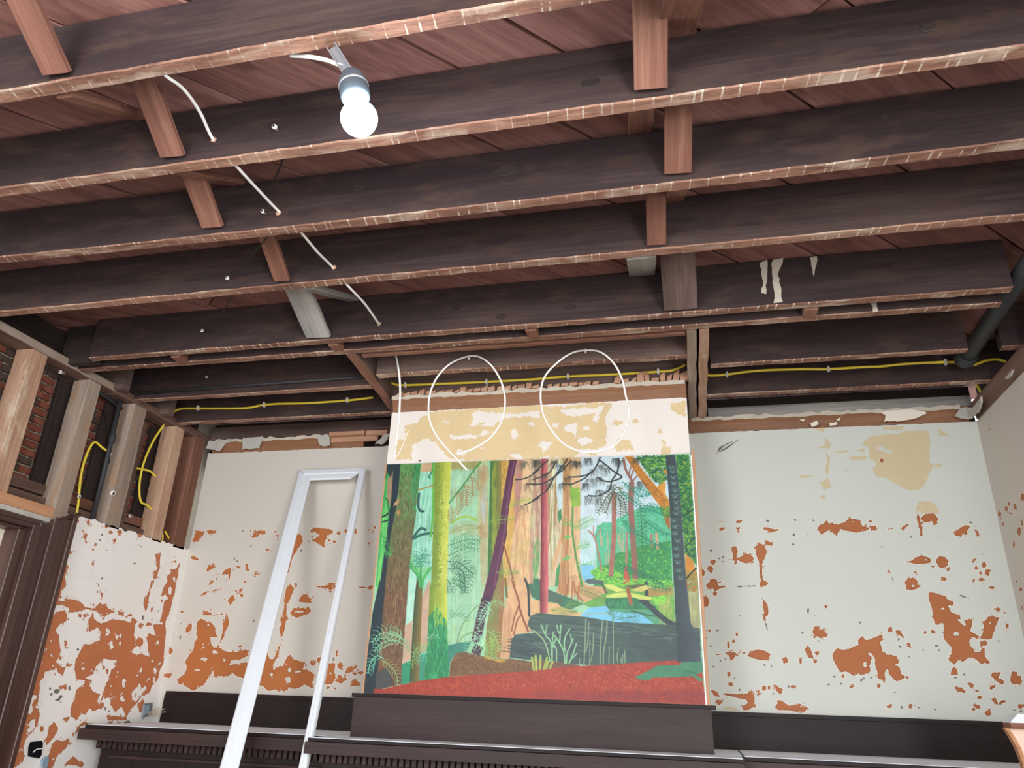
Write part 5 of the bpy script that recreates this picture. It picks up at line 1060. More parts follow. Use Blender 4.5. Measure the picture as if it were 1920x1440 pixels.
def paint(txt):
    u = PW / 1880                                              # one drawing unit of the notes in picture pixels
    for ln in txt.strip().splitlines():
        head, body = ln.split('|'); h = head.split(); P = np.array([[float(c) for c in p.split(',')] for p in body.split()]) / 1000 * [PW, PH]; k = h[0]
        if k == 'F': fill(P, hexc(h[1]))
        elif k == 'G':
            a, b = hexc(h[1]), hexc(h[2]); fill(P, lambda x0, x1, y0, y1, Q: (lambda t: a * (1 - t) + b * t)(np.clip((np.arange(y0, y1) - Q[:, 1].min()) / (np.ptp(Q[:, 1]) + 1e-6) * 1.6, 0, 1)[:, None, None]))
        elif k == 'H':
            a, b = hexc(h[1]), hexc(h[2])
            def hg(x0, x1, y0, y1, Q):                          # from left outline to right outline, row by row
                yy_ = np.arange(y0, y1) + .5; L = np.full(len(yy_), 1e9); R2 = np.full(len(yy_), -1e9)
                for (ax, ay), (bx, by) in zip(Q, np.roll(Q, -1, 0)):
                    if ay == by: continue
                    m_ = (yy_ >= min(ay, by) - .6) & (yy_ <= max(ay, by) + .6); xs = ax + (bx - ax) * np.clip((yy_ - ay) / (by - ay), 0, 1); L = np.where(m_, np.minimum(L, xs), L); R2 = np.where(m_, np.maximum(R2, xs), R2)
                t = np.clip((np.arange(x0, x1)[None, :] + .5 - L[:, None]) / np.maximum(R2 - L, 1)[:, None], 0, 1)[..., None]; return a * (1 - t) + b * t
            fill(P, hg)
        elif k == 'L':
            c = hexc(h[1]); Q = spl(P)
            for p, q in zip(Q[:-1], Q[1:]): stroke(p, q, float(h[2]) * u, c)
        elif k == 'S':
            c = hexc(h[1]); n, L, wv = int(h[2]), float(h[3]) * u, float(h[4]) * u
            for x, y in inpoly(P, n): l = L * PR.uniform(.4, 1); s = PR.uniform(-.04, .04) * l; stroke((x - s, y - l / 2), (x + s, y + l / 2), wv * PR.uniform(.6, 1.3), c, PR.uniform(.35, .8))
        elif k == 'W':
            c = hexc(h[1]); n, L, wv = int(h[2]), float(h[3]) * u, float(h[4]) * u
            for x, y in inpoly(P, n): l = L * PR.uniform(.4, 1.2); stroke((x - l / 2, y - l * .06), (x + l / 2, y + l * .06), wv * PR.uniform(.6, 1.3), c, PR.uniform(.4, .85))
        elif k == 'D':
            cs = [hexc(x) for x in h[1].split(',')]; n, s = int(h[2]), float(h[3]) * u
            for x, y in inpoly(P, n): a_ = PR.uniform(0, 6.3); l = s * PR.uniform(.3, 1); stroke((x - l * math.cos(a_) / 2, y - l * math.sin(a_) / 2), (x + l * math.cos(a_) / 2, y + l * math.sin(a_) / 2), s * .35, cs[PR.randint(len(cs))], .85)
        elif k == 'O':
            c = hexc(h[1]); s = float(h[3]) * u * .7
            for x, y in inpoly(P, int(h[2])): stroke((x - s, y + s * .5), (x, y - s * .5), s, c, .7); stroke((x, y - s * .5), (x + s, y + s * .5), s, c, .7)
        elif k == 'T':
            c = hexc(h[1]); n, L = int(h[2]), float(h[3]) * u
            for x, y in P:
                for _ in range(n): x_ = x + PR.uniform(-.5, .5) * L; a_ = PR.normal(math.pi / 2, .38); l = L * PR.uniform(.4, 1.2); stroke((x_, y), (x_ + math.cos(a_) * l, y + math.sin(a_) * l * 1.2), .9, c, .6)
        elif k == 'V':
            c = hexc(h[1])
            for x, y in P:
                for a_ in (-.9, -.4, .4, .9): stroke((x, y + 3), (x + math.sin(a_) * 12, y - math.cos(a_) * 9), 1.8, c, .75)
                stroke((x - 9, y + 3), (x + 9, y + 4), 1.6, c, .7)
        elif k == 'N':
            c = hexc(h[1]); L, spc, wv = float(h[2]) * u, float(h[3]) * u * .75, float(h[4]) * u * .8; Q = spl(P, 14); acc = 0; tot = sum(math.dist(p, q) for p, q in zip(Q[:-1], Q[1:])); run = 0
            for p, q in zip(Q[:-1], Q[1:]):
                stroke(p, q, wv * .8, c); l = math.dist(p, q); acc += l; run += l
                if acc >= spc:
                    acc = 0; a_ = math.atan2(q[1] - p[1], q[0] - p[0]); f = .35 + .65 * math.sin(math.pi * min(1, .12 + .88 * run / tot) ** .8)
                    for sg in (-1, 1):
                        b_ = a_ + sg * 1.05; m_ = (q[0] + math.cos(b_) * L * f * .55, q[1] + math.sin(b_) * L * f * .55); e = (q[0] + math.cos(b_ - sg * .3) * L * f, q[1] + math.sin(b_ - sg * .3) * L * f)
                        stroke(q, m_, wv * .75, c, .85); stroke(m_, e, wv * .5, c, .8)
paint('''F a9d8b4 | -138,-119 1091,-46 1036,1034 -30,1088
S 8ecfa0 220 260 7 | 64,-27 505,-4 521,942 130,957
S c6e6c0 160 260 6 | 64,-27 505,-4 521,942 130,957
F b2b074 | 225,-9 352,-5 352,33 227,36
S a2a05e 60 60 6 | 225,-9 352,-5 352,33 227,36
F b6c99a | 327,1 357,0 374,563 354,563 325,264
S c7b189 40 300 6 | 330,93 352,94 365,563 351,563
S b9cfd0 14 160 5 | 335,137 354,137 358,265 340,264
F 42b45c | -4,-2 56,1 23,564 4,564
S 7fdc7a 60 160 6 | 5,168 23,147 23,564 7,564
F a8906f | 8,75 24,26 30,81 27,195 14,195
F 1b3340 | -3,-3 50,-1 52,95 44,299 54,564 36,529 41,749 38,841 41,992 0,995 0,823 3,669 17,529 18,548 25,341 28,169 26,26 17,62 -1,25
G 5f9a55 7d5a40 | 49,-1 122,2 122,172 116,343 116,563 113,529 115,687 115,876 118,960 37,990 40,833 38,726 36,529 38,341 51,170
F 3f9a58 | 99,2 122,2 122,172 121,233 106,215 94,83
S a98d68 520 34 3 | 53,10 104,84 118,150 116,343 116,563 115,687 115,876 47,878 41,726 41,384 54,170
S 4a3b2c 420 34 3 | 53,10 119,13 118,150 116,343 116,563 115,687 115,876 47,878 41,726 41,384 54,170
S 6fae6a 120 40 3 | 53,10 119,13 118,150 115,258 70,257
F 6b4a3a | 35,915 66,892 116,927 118,960 37,990
F 4e5150 | 35,919 72,899 92,964 37,990
F 9fe0c4 | 122,2 167,1 191,563 117,563 116,343 122,172
S c0eedb 90 240 6 | 122,2 167,1 191,563 122,563 120,343
S 7cc8a8 60 240 6 | 122,2 167,1 191,563 122,563 120,343
F d3b48c | 125,2 164,1 165,42 121,44
F 9fe0c4 | 113,529 181,529 193,836 116,883 115,687
S c0eedb 50 240 6 | 113,529 138,529 137,706 117,717
F cfb096 | 162,612 183,529 191,747 193,833 169,841
F cfb096 | 115,729 137,704 144,860 116,887
F 2f9a72 | 114,883 144,867 159,951 118,962
F 3f9d80 | 164,845 190,836 193,942 167,951
H 4d5a32 8f7a44 | 142,529 161,529 168,762 174,950 146,951 142,763 140,628
L 3b4a2a 6 | 142,529 140,628 142,763 146,951
F 8fd49a | 123,479 150,471 178,483 164,547 149,547
L 3f9a58 14 | 113,473 144,519 154,563
L 57c06a 20 | 119,467 147,515 156,563
L 57c06a 18 | 183,483 163,527 159,563
L 3f9a58 10 | 149,459 156,563
N 1f7a60 60 18 5 | 182,431 150,426 116,467
N 2a8a66 60 18 5 | 183,459 146,455 129,479
N 8ce08a 40 20 5 | 110,426 120,442 130,491
H 7d9a34 d9e05a | 170,0 227,-2 232,261 241,563 239,529 253,760 266,927 189,943 191,799 184,529 189,563 182,302
S cfd65a 80 90 6 | 193,3 222,4 244,563 219,563
S 8aa23c 60 120 6 | 172,2 187,3 207,563 191,563
O e2ea8a 320 4 | 194,88 223,89 242,563 213,563
O 6f8f30 420 4 | 173,11 203,12 222,563 192,563
F 2f9a62 | 188,693 212,647 248,708 265,927 189,943 191,799
S 47b87a 120 50 6 | 192,716 250,715 265,927 190,941
S 1f7f52 120 50 6 | 192,716 250,715 265,927 190,941
S b5d85a 50 50 6 | 202,627 245,627 250,730 204,716
H 3d7a3c a38a45 | 362,2 399,2 409,224 412,389 424,563 371,563 366,265
S 9aa83e 60 120 6 | 368,3 384,4 395,389 382,429
H 8a8f50 a8784e | 386,622 397,529 423,529 426,645 421,848 372,844 374,721
S 7c9a58 50 60 6 | 388,630 406,630 407,848 375,842
F dcb25c | 399,2 444,1 459,563 424,563 411,348
S e8c678 60 140 6 | 402,5 443,7 456,563 424,563
S b8923e 120 24 4 | 399,4 421,6 419,266 415,348
F c8a286 | 444,1 524,0 532,562 433,563 452,267
S c09080 60 300 8 | 446,7 470,8 464,267 452,267
S d9d6a4 50 240 7 | 470,8 522,11 527,350 507,350
F e6c498 | 475,2 496,1 499,268 503,563 441,563 445,349 463,251
S d6a070 60 240 7 | 464,267 496,227 502,563 444,563
S f2d3a2 40 240 6 | 471,184 495,185 502,563 459,563
F e4b98c | 424,663 443,529 498,529 511,617 532,643 532,673 502,711 519,744 463,756 449,847 421,848
S d0a078 60 160 5 | 427,663 458,674 451,829 423,844
F 4a7a60 | 496,552 530,545 531,606 511,606
S 5aa860 26 40 6 | 507,350 527,350 530,528 510,528
F d9c8a6 | 505,-3 662,-4 661,562 514,562
S b98a78 30 300 9 | 505,14 530,15 535,391 511,390
S 9db070 40 300 7 | 551,16 602,19 584,391 559,509
S e8e6cc 36 300 6 | 551,16 602,19 584,391 559,509
S b98a66 30 300 6 | 551,16 602,19 584,391 559,509
F cfe6ea | 581,27 601,28 600,230 591,246 582,154
F 3f8f5a | 587,246 597,230 600,271 592,295
F e0b684 | 602,320 605,352 576,509 572,462
S 6fae66 60 60 6 | 511,350 533,350 536,562 514,562
F 4aa060 | 581,562 585,489 596,462 598,509 594,562
F cfe3ec | 657,-4 934,2 933,358 655,470
S dcecf2 80 160 10 | 659,5 802,12 796,355 658,353
S c4e6e4 50 140 8 | 661,333 707,334 706,471 661,470
F d8b384 | 602,8 659,-3 657,353 654,431 666,562 662,529 672,552 710,571 732,586 733,635 683,632 663,622 647,598 583,590 589,560 596,529 592,562 598,431 605,271
S b98452 100 260 5 | 605,19 635,21 636,562 599,562
S ecca9a 90 260 6 | 626,20 656,5 655,562 622,562
S b07a4c 30 110 6 | 591,537 661,537 655,597 594,590
L a86a48 8 | 622,537 616,583 612,605
L a86a48 8 | 636,541 647,590 665,620
L 4f9a50 10 | 628,127 634,214 634,336 643,424 652,490 664,562
O 8fc04a 160 9 | 626,139 655,141 655,215 635,223
N 6fb85a 50 16 6 | 632,320 667,297 696,277
N 6fb85a 40 16 6 | 631,308 618,296 603,287
N 6fb85a 40 16 6 | 644,408 661,392 686,387
F 7fc06a | 605,360 618,344 630,352 621,364
F 7fc06a | 601,451 618,431 631,443 613,455
N 5fb88a 40 16 6 | 655,493 666,470 683,478
F 3f7f62 | 514,529 531,529 536,552 563,575 599,594 633,611 666,631 628,654 572,652 538,628 515,608
F 55705f | 560,575 600,602 608,628 586,630 562,606
F e4bd88 | 515,613 541,621 589,629 600,643 663,670 658,681 600,676 516,671
N 7fa84e 36 14 6 | 611,643 636,631 666,627
N 6f9a4a 30 14 6 | 569,656 608,661 647,663
F 62c79c | 701,346 712,310 730,292 755,295 764,281 786,272 815,246 854,233 910,231 934,319 926,562 708,509 706,393
D 4db388,82dab4,55bd92 500 16 | 707,306 755,295 815,246 909,239 931,396 767,425 712,393
S dcb796 26 110 6 | 712,354 791,339 788,471 711,471
S 4aa06a 60 60 8 | 795,394 927,358 921,547 765,547
F 3f9a58 | 750,429 795,421 837,395 927,377 926,562 699,562 689,509 711,482 744,471
D 2f8a4c,5ab864,3a9a62,6fcc5a 420 18 | 756,433 823,402 929,381 926,562 711,562
D 8fdc4e,6cc048,a8e85e 260 16 | 689,497 717,478 782,509 787,562 727,562 694,520
F 86cdec | 657,474 699,473 701,486 687,499 694,513 702,524 672,536 662,520
F 596a68 | 669,539 683,530 730,537 722,551 683,551
L b88878 10 | 684,329 701,357 709,401 717,455 721,498
L b88878 5 | 698,306 701,357 721,322
L b07868 26 | 762,169 762,255 760,355 755,433 749,513
N 4a5a3a 60 20 6 | 762,161 742,181 713,250
N 4a5a3a 55 20 6 | 762,161 753,194 736,254
N 4a5a3a 55 20 6 | 762,161 779,195 781,268
N 4a5a3a 55 20 6 | 762,161 790,191 800,260
N 5a6a3a 40 20 6 | 759,161 774,141 785,150
L a06a60 14 | 795,12 801,63 820,118
L a06a60 8 | 838,88 820,118
L a06a60 8 | 817,51 809,88
L a06a60 8 | 825,64 815,101
L a06a60 32 | 818,126 814,220 816,324 819,426 821,539
L b98878 12 | 799,340 795,464
L b98878 14 | 872,349 872,395
L d0b088 16 | 887,341 889,407
F c8604a | 790,475 797,475 807,554 784,558
H c8862c e2a23c | 798,3 824,2 858,78 895,146 912,112 921,130 918,175 930,208 928,330 918,311 904,235 862,149
O a86a28 220 5 | 802,8 822,9 895,150 927,208 923,240 862,144
F a8743c | 905,239 930,240 928,334 916,303
D 4f9a4a,7fc04a,3a7a3c 60 16 | 901,231 929,232 929,279 905,275
D 2f7f4a,4a9a4a,6fae3e,a8cc54,226a4a,1f5a40 620 18 | 837,5 925,4 927,114 907,130 885,117 866,74
F e0a03c | 915,68 928,73 925,94
F 37864a | 956,4 994,5 1000,476 983,454 968,427 963,201
D 2f7f4a,3f944a,6aa83e,a4bc4e,1f6a4c,1c5a40 900 18 | 957,8 994,7 1000,473 983,454 968,427 963,201
F e0953c | 968,425 988,459 999,510 999,561 965,561
D b8a04a,8a9a4a,c88a3a 90 18 | 968,491 1001,510 999,561 965,561
F a8a878 | 966,530 1002,530 998,718 972,719 966,603
S b8c08a 40 90 7 | 968,552 1000,552 995,710 970,710
D b87a3c,a8903c,7a9a4a 70 18 | 968,530 1000,530 999,574 968,581
F 74b45a | 666,631 732,586 727,545 793,552 929,552 931,711 763,703
D 8fdc4e,5ab84c,a8e85e 200 16 | 727,537 793,533 927,537 926,559 846,559 765,563
F b89a58 | 841,571 926,563 927,592 859,600
D 7fdc4a,9ae85a 90 16 | 866,604 909,596 916,625 879,636
F 6a6a4c | 784,558 849,552 870,561 819,571
F dcae7c | 668,556 711,560 738,575 734,586 694,575
N 7a8a4a 46 14 6 | 655,573 694,590 732,617
L 5a5a4a 10 | 722,552 735,586
F 2f7f5c | 731,609 818,606 879,640 873,653 764,650 734,648
S 4aa86a 70 30 5 | 737,612 818,611 871,644 742,645
F 84d0f0 | 656,679 684,646 734,638 745,656 791,666 833,667 869,707 763,702 710,693
F 5aa888 | 737,649 780,652 865,655 877,683 921,704 869,705 830,668 791,666 750,660
L a8c0b0 6 | 672,673 710,669 745,671
N 3a7a5c 60 16 5 | 769,692 790,685 830,677
N 4a8a5a 50 16 5 | 750,703 756,678 745,656
S c8c070 40 70 5 | 879,640 930,585 929,707 882,701
L 3f6a4a 7 | 807,657 844,671 880,678
L 3a4a50 30 | 837,615 860,640 891,679 913,701 932,713
L 3a4a50 20 | 852,548 853,618 860,636
F 47615c | 448,847 453,775 463,756 519,748 499,718 507,681 532,669 516,672 539,670 600,676 672,683 763,702 931,711 934,764 970,759 997,720 995,845 942,845 787,863 682,868 596,862 519,851 521,856
F 56625f | 972,717 997,720 998,738 979,738
F 46585a | 816,734 935,760 997,731 995,845 865,852 788,785
W 3a4d4c 90 120 5 | 516,688 763,714 931,718 996,752 992,835 519,849
W 6a857c 70 110 5 | 516,681 763,710 931,722 919,760 519,849
W 35484a 40 110 5 | 455,771 528,755 535,848 451,844
F 3f8f7a | 256,805 290,793 330,785 315,829 283,834 267,867 264,922
F 7d5a3c | 266,925 268,871 283,834 315,829 364,843 410,859 451,850 516,860 535,870 536,894 397,910
D 8f6a42,6a4a34,9a7a48 420 12 | 270,918 270,871 286,837 364,846 452,854 532,870 532,891
D c8a84a,b8983c 60 14 | 364,842 410,857 446,855 424,866 381,853
F 7d5a48 | 519,851 588,859 655,868 655,875 601,880 520,895
F 9c3c34 | 29,982 1025,983 1022,1044 19,1065 14,1003
F 24333c | -17,941 26,940 34,1002 16,1024 -10,1025
F ae402c | 29,995 113,964 193,942 267,926 397,910 536,893 520,894 601,879 761,861 878,847 947,842 996,846 1000,1003 785,994 522,999
D c25a3e,9c3626,b84c34,cc6a48 1500 12 | 55,991 199,946 397,913 536,898 628,881 878,852 992,848 997,949 785,957 521,961 344,990
D 9c3c38,983836 300 26 | 521,979 785,964 997,949 998,995 785,991 521,996
F 4a8f6c | 810,909 849,884 876,863 934,860 955,836 997,820 999,883 976,893 997,909 992,920 970,900 914,905 861,908 850,918 825,917
L 3f7f60 8 | 950,880 975,886 980,896
L 5f2c4e 46 | 438,3 432,63 419,208 412,332
L 5f2c4e 58 | 412,332 397,449 383,563
L 5f2c4e 58 | 385,529 373,607 368,622
L 7f4468 10 | 443,7 435,67 423,208 417,332 403,449 392,563
L 432040 54 | 368,622 355,691 349,743 344,773
F 43203c | 329,829 342,795 366,810 358,843
H 7a2a3a e08080 | 532,1 551,0 557,311 561,562 536,562 534,228
H 7a2a3a e08080 | 534,529 561,529 560,670 537,670
S d87070 30 90 6 | 535,3 551,3 560,562 546,562
L 2f3a40 12 | 488,529 499,575 504,681
L 9a5a40 10 | 416,377 442,489 457,563
L 9a5a40 10 | 445,529 472,625 475,655 502,744
L 9a5a40 8 | 472,637 459,689 452,741
L 9a5a40 8 | 481,678 468,700 459,756
L 9a5a40 8 | 478,659 488,704 499,726
L 7a6a30 12 | 426,529 434,606
H 34484c 46565c | 925,4 954,3 963,201 967,561 931,562 930,240
H 34484c 4a5a64 | 932,530 967,530 973,703 989,745 995,845 931,850 932,760 931,639
V 7fb0a0 | 941,61 944,80 944,107 945,131 948,164 947,188 949,216 950,240 948,262 940,292 942,319 941,346 948,377 943,408 943,438 945,465 947,498 951,528
L 333a38 9 | 721,4 708,46 688,75 656,88 620,89
L 333a38 8 | 688,75 673,95 650,111 626,122 599,118
L 333a38 9 | 720,16 766,72 788,95 772,108 749,115 725,108 714,95
L 333a38 9 | 780,11 775,70 757,111 751,148 731,168 710,178 684,175
L 333a38 9 | 629,14 605,49 570,91 537,115 507,120
L 333a38 8 | 581,9 566,52 548,75 507,96
L 333a38 9 | 617,7 575,87 552,145 526,173 508,190
L 333a38 8 | 554,8 530,37 506,66
L 333a38 8 | 448,94 475,91 502,75 524,50
L 333a38 8 | 485,115 525,118
L 333a38 8 | 478,212 495,202 526,180
T 3a3c34 26 46 | 617,89 597,119 714,95 719,151 684,175 688,100 697,58 726,38 743,52 713,184 754,132 555,115 545,68
T 5a4a3c 20 46 | 485,115 478,212 505,79
T 333a38 40 40 | 517,6 575,13 635,16 650,19 682,6 767,10 784,20 834,14 599,32 673,120 844,119
T 2f4034 30 50 | 473,10 516,10 14,21 5,30
F e0e880 | 799,578 781,570 752,554 727,552 738,569 765,583
F d8e47c | 799,583 797,601 770,606 737,605 732,598 759,588
F dcd47a | 803,578 827,564 854,554 873,562 840,582
F d8e47c | 804,585 819,589 872,606 858,615 832,612 806,601
L b06a40 20 | 798,571 801,593 806,627
N 8fd8a8 70 26 8 | 115,786 68,760 32,765 10,800
N 8fd8a8 60 26 8 | 113,801 79,787 41,803 19,837
N 7fd8b0 70 24 8 | 55,863 30,852 13,879 8,924
N 9ac07a 50 26 7 | 46,867 78,892 101,928 106,960
N 8fd0a0 50 26 7 | 109,779 86,756 64,749
N 7fc08a 45 26 6 | 145,834 126,816 112,786
N 8fc89a 60 24 6 | 228,776 206,761 192,777
N 9ac070 46 24 6 | 149,897 151,837 173,807 197,799
N 6fc8a0 56 22 7 | 166,885 170,844 189,822
N 9ad8a8 60 22 7 | 368,622 383,641 361,691 346,736
N a8e0b8 60 22 7 | 382,630 360,657 350,702
N 8fd0a0 70 22 7 | 364,758 341,777 320,825
N 8fd0a0 70 22 7 | 358,758 357,802 369,839
N a0d080 60 22 7 | 378,743 401,765 417,816
N a0c860 70 22 7 | 387,758 391,802 395,842
N 9ac888 50 22 6 | 388,630 411,622 429,644
N a8dcb0 50 24 6 | 363,743 340,751 339,781
L 7a9a58 5 | 284,793 298,722 331,657 365,622
L 7a9a58 5 | 290,793 306,763 340,747
N 6fae84 46 24 6 | 253,700 273,673 300,684 312,707
N b0d89a 50 22 5 | 261,797 264,745 281,715
N a8d492 44 22 5 | 295,774 310,729 332,695
N 3f8a62 70 18 6 | 235,386 274,370 304,359 341,367
N 4a8a62 50 24 6 | 237,431 276,407 308,395 336,404
N 3f7a5c 70 20 7 | 237,455 275,460 300,484 322,508
N 3f7a5c 80 20 7 | 240,488 276,488 296,520 297,563
N 3f7a5c 70 20 7 | 251,529 278,537 297,553 301,588
N 3f7a5c 50 20 6 | 241,533 252,553 257,588
N a87a48 60 18 6 | 240,185 257,142 273,203 259,245
N a87a48 60 18 6 | 274,104 286,143 288,204
N a87a48 60 18 6 | 298,70 306,114 308,166
N b08a50 50 18 6 | 235,202 243,236 242,278
N b0885a 60 18 6 | 322,32 324,84 323,136
N c09068 50 18 6 | 340,15 342,59 343,98
L 4f9a50 10 | 231,193 272,117 307,44 330,5
L a8c848 12 | 242,287 269,262 300,259 328,276
N b09858 46 18 5 | 235,337 271,304 310,297 345,310
N b8a060 50 18 5 | 238,324 284,317 324,326 364,339
N c09a68 46 18 5 | 326,301 345,318 358,355
N 8fb84a 40 20 6 | 368,282 401,274 449,271
N 8fb84a 36 20 6 | 424,220 459,196 498,185
N 7fae5a 40 20 6 | 396,504 431,500 466,504
N c8c070 50 18 5 | 448,469 470,414 498,358
N d0c888 40 18 5 | 471,461 488,453 500,469
N d8b878 40 18 5 | 433,563 455,532 495,516
L 2a8a5a 9 | 164,2 163,42 154,64 158,77
L 2a5a54 14 | 124,146 124,198 132,225 145,229
L 2a6a60 16 | 116,351 131,318 143,306 156,314
L 2a6a60 16 | 118,353 145,335 179,329
L 6abc4a 12 | 166,2 176,217 177,344
L b09a58 10 | 120,129 151,117 173,109
L 12242c 10 | 3,251 23,234 37,196
L 12242c 9 | 5,275 29,265
L 1f7a44 9 | 6,160 16,178 25,230
N 2a9a4c 50 18 6 | 8,337 26,358 43,421
N 4ac05a 46 18 6 | 15,404 27,408 42,429
F c8a070 | 37,204 42,183 57,166 56,192
F c89a58 | 51,235 56,214 65,231 59,244
N 1f8f72 34 22 8 | 790,119 808,138 828,164 844,185 875,174
N 1f8f72 34 22 8 | 782,158 802,187 827,208 854,238 903,259
N 2a9a7a 34 22 8 | 825,143 850,156 872,173
N 1f8a6a 34 22 8 | 783,284 805,312 818,336 851,364 883,388 925,415
N 1f8a6a 34 22 8 | 850,285 880,318 906,342 925,350
N 2a8f6a 34 22 8 | 851,225 879,230 909,243
N 1f7a5a 30 22 8 | 769,467 796,487 829,509 874,532 900,554
N 2a7a4c 46 24 7 | 843,221 844,317 844,414 843,528
N 3a9a4c 80 30 6 | 843,336 843,395 844,441
N 2f8a5c 40 22 7 | 846,552 881,563 920,574
L 1f4a3a 7 | 968,273 991,253 999,242
L 1f4a3a 7 | 969,401 994,370
L 2a3a34 8 | 969,528 983,506 997,488
L a8d090 6 | 517,738 545,769 560,808 569,858
L 9ad0a0 8 | 541,718 554,754 570,783 575,822 574,858
L 9ad0a0 7 | 559,717 554,750
L 9ad0a0 7 | 578,743 576,783 587,811 588,857
L 9ad0a0 7 | 584,775 576,804 572,833
L 9ad0a0 8 | 581,757 598,789 609,821 613,864
L 9ad0a0 7 | 588,717 592,739 598,750
L 9ad0a0 7 | 600,717 598,753 597,782
L 9ad0a0 8 | 626,731 614,760 610,793 614,817
L 9ad0a0 7 | 637,767 628,796 619,824 617,863
L 9ad0a0 7 | 628,753 632,774
L 9ad0a0 7 | 646,788 636,828 625,863
L 9ad0a0 6 | 648,824 633,845
L 8fae86 6 | 674,690 671,787 668,869
L 8fae86 6 | 682,704 679,787 670,823
L 8fae86 6 | 723,696 717,769 714,862
L 8fae86 6 | 736,696 733,757 725,814 723,862
L 8fae86 5 | 754,692 752,861
L 8fae86 5 | 696,744 693,822 683,868
L 8fae86 5 | 686,773 684,868
L 8fae86 5 | 741,796 739,861
L 8fae86 5 | 768,799 763,831 765,857
L 8fae86 5 | 785,809 785,856
L 8fae86 5 | 779,825 778,857
L 8fae86 5 | 773,839 774,859
L 8fae86 5 | 655,841 655,871
L a8c060 12 | 526,841 529,891
L a8c060 12 | 541,837 540,887
L a8c060 12 | 560,844 551,887
L a8c060 12 | 564,858 558,885
L a8c060 12 | 577,858 569,883
L a8c060 12 | 515,845 522,891
L a8c060 12 | 526,838 530,889''')
sm_ = (img + np.roll(img, 1, 0) + np.roll(img, -1, 0) + np.roll(img, 1, 1) + np.roll(img, -1, 1)) / 5; img = img * .4 + sm_ * .6
low = PR.rand(PH // 10 + 2, PW // 10 + 2, 1).astype(np.float32); low = np.kron(low, np.ones((10, 10, 1), np.float32))[:PH, :PW]
for _ in range(3): low = (low + np.roll(low, 5, 0) + np.roll(low, -5, 0) + np.roll(low, 5, 1) + np.roll(low, -5, 1)) / 5
img = (img * (.93 + .14 * low)) * .88 + .015; img = np.clip(img, 0, 1) ** 1.1
img += (PR.rand(PH, PW, 1).astype(np.float32) - .5) * .035
pim = bpy.data.images.new('forest_print', PW, PH); rgba = np.ones((PH, PW, 4), np.float32); rgba[..., :3] = np.clip(img[::-1], 0, 1)
pim.pixels.foreach_set(rgba.ravel()); pim.update(); pim.pack()
w = NT('oil_paint_forest', .45, .35); ti = w.n('ShaderNodeTexImage', image=pim); ti.extension = 'EXTEND'; uvn = w.n('ShaderNodeUVMap'); w.l(uvn.outputs[0], ti.inputs[0])
hs = w.n('ShaderNodeHueSaturation'); hs.inputs['Value'].default_value = 1.0; w.l(ti.outputs[0], hs.inputs['Color']); w.out(hs.outputs[0]); M['print'] = w.m
PX0, PX1, PZ0, PZ1 = -1.545, .012, 1.571, 2.685
pic = thing('forest_painting', ((PX0 + PX1) / 2, 3.585, PZ0), 'large unframed painting of a green forest with pond and dragonfly above the mantel', 'painting')
panel = mesh('painted_panel', [(PX0, 3.577, PZ0), (PX1, 3.577, PZ0), (PX1, 3.577, PZ1), (PX0, 3.577, PZ1), (PX0, 3.597, PZ0), (PX1, 3.597, PZ0), (PX1, 3.597, PZ1), (PX0, 3.597, PZ1)], [(0, 1, 2, 3), (7, 6, 5, 4), (0, 4, 5, 1), (1, 5, 6, 2), (2, 6, 7, 3), (3, 7, 4, 0)], ['print', 'canvas_edge'], pic, [0, 1, 1, 1, 1, 1])
uvl = panel.data.uv_layers.new(name='UVMap')
for pl in panel.data.polygons:
    for li in pl.loop_indices:
        co = panel.data.vertices[panel.data.loops[li].vertex_index].co; uvl.data[li].uv = (co.x / (PX1 - PX0) + .5, co.z / (PZ1 - PZ0) + .5)
box('edge_strip', (PX1, 3.574, PZ0), (PX1 + .006, 3.597, PZ1 - .01), 'white_edge', pic, ch=.001)
box('edge_strip', (PX1 + .007, 3.58, PZ0), (PX1 + .020, 3.599, PZ1 + .02), 'canvas_edge', pic, ch=.001)
box('edge_strip', (PX0 - .008, 3.576, PZ0), (PX0, 3.597, PZ1), 'canvas_edge', pic, ch=.001)
lathe('nail_head', [(.003, 0), (.003, .002), (.001, .003)], frame_z((-.765, 3.576, PZ1 - .004), (0, -1, 0)), 'stud_dark', pic, 8)

# ---------------------------------------------------------------- leaning white frame
fr = thing('leaning_frame', (-2.0, 3.2, 0), 'tall white painted door casing frame leaning against the back wall left of the painting', 'frame')
TL, TR, BL, BR = Vector((-2.338,4.090,2.829)), Vector((-1.893,4.090,2.828)), Vector((-2.094,3.360,1.242)), Vector((-1.671,3.360,1.263))
dL = (BL - TL).normalized(); dR = (BR - TR).normalized()
BLf = TL + dL * ((TL.z - .01) / -dL.z); BRf = TR + dR * ((TR.z - .01) / -dR.z)
xa = (TR - TL).normalized(); nrm = xa.cross(-(dL + dR) / 2).normalized()
if nrm.y > 0: nrm = -nrm
prof_c = [(0, 0), (.004, .012), (.012, .018), (.040, .018), (.048, .012), (.075, .010), (.085, .004), (.085, 0)]
def casing_rail(name, p0, p1, inward, sc_=1.0):
    x = (p1 - p0).normalized(); y = (inward - x * inward.dot(x)).normalized(); V = []; F = []; n = len(prof_c)
    for e, p in enumerate((p0, p1)):
        for a, b in [(a * sc_, b) for a, b in prof_c]: V.append(tuple(p + y * a + x * (a * (1 if e == 0 else -1) if name == 'top_rail' else (a if e == 0 else 0)) + nrm * b))
    for k in range(n): k2 = (k + 1) % n; F.append((k, k2, n + k2, n + k))
    F += [tuple(range(n)), tuple(range(n, 2 * n))]
    return mesh(name, V, F, 'white_paint', fr)
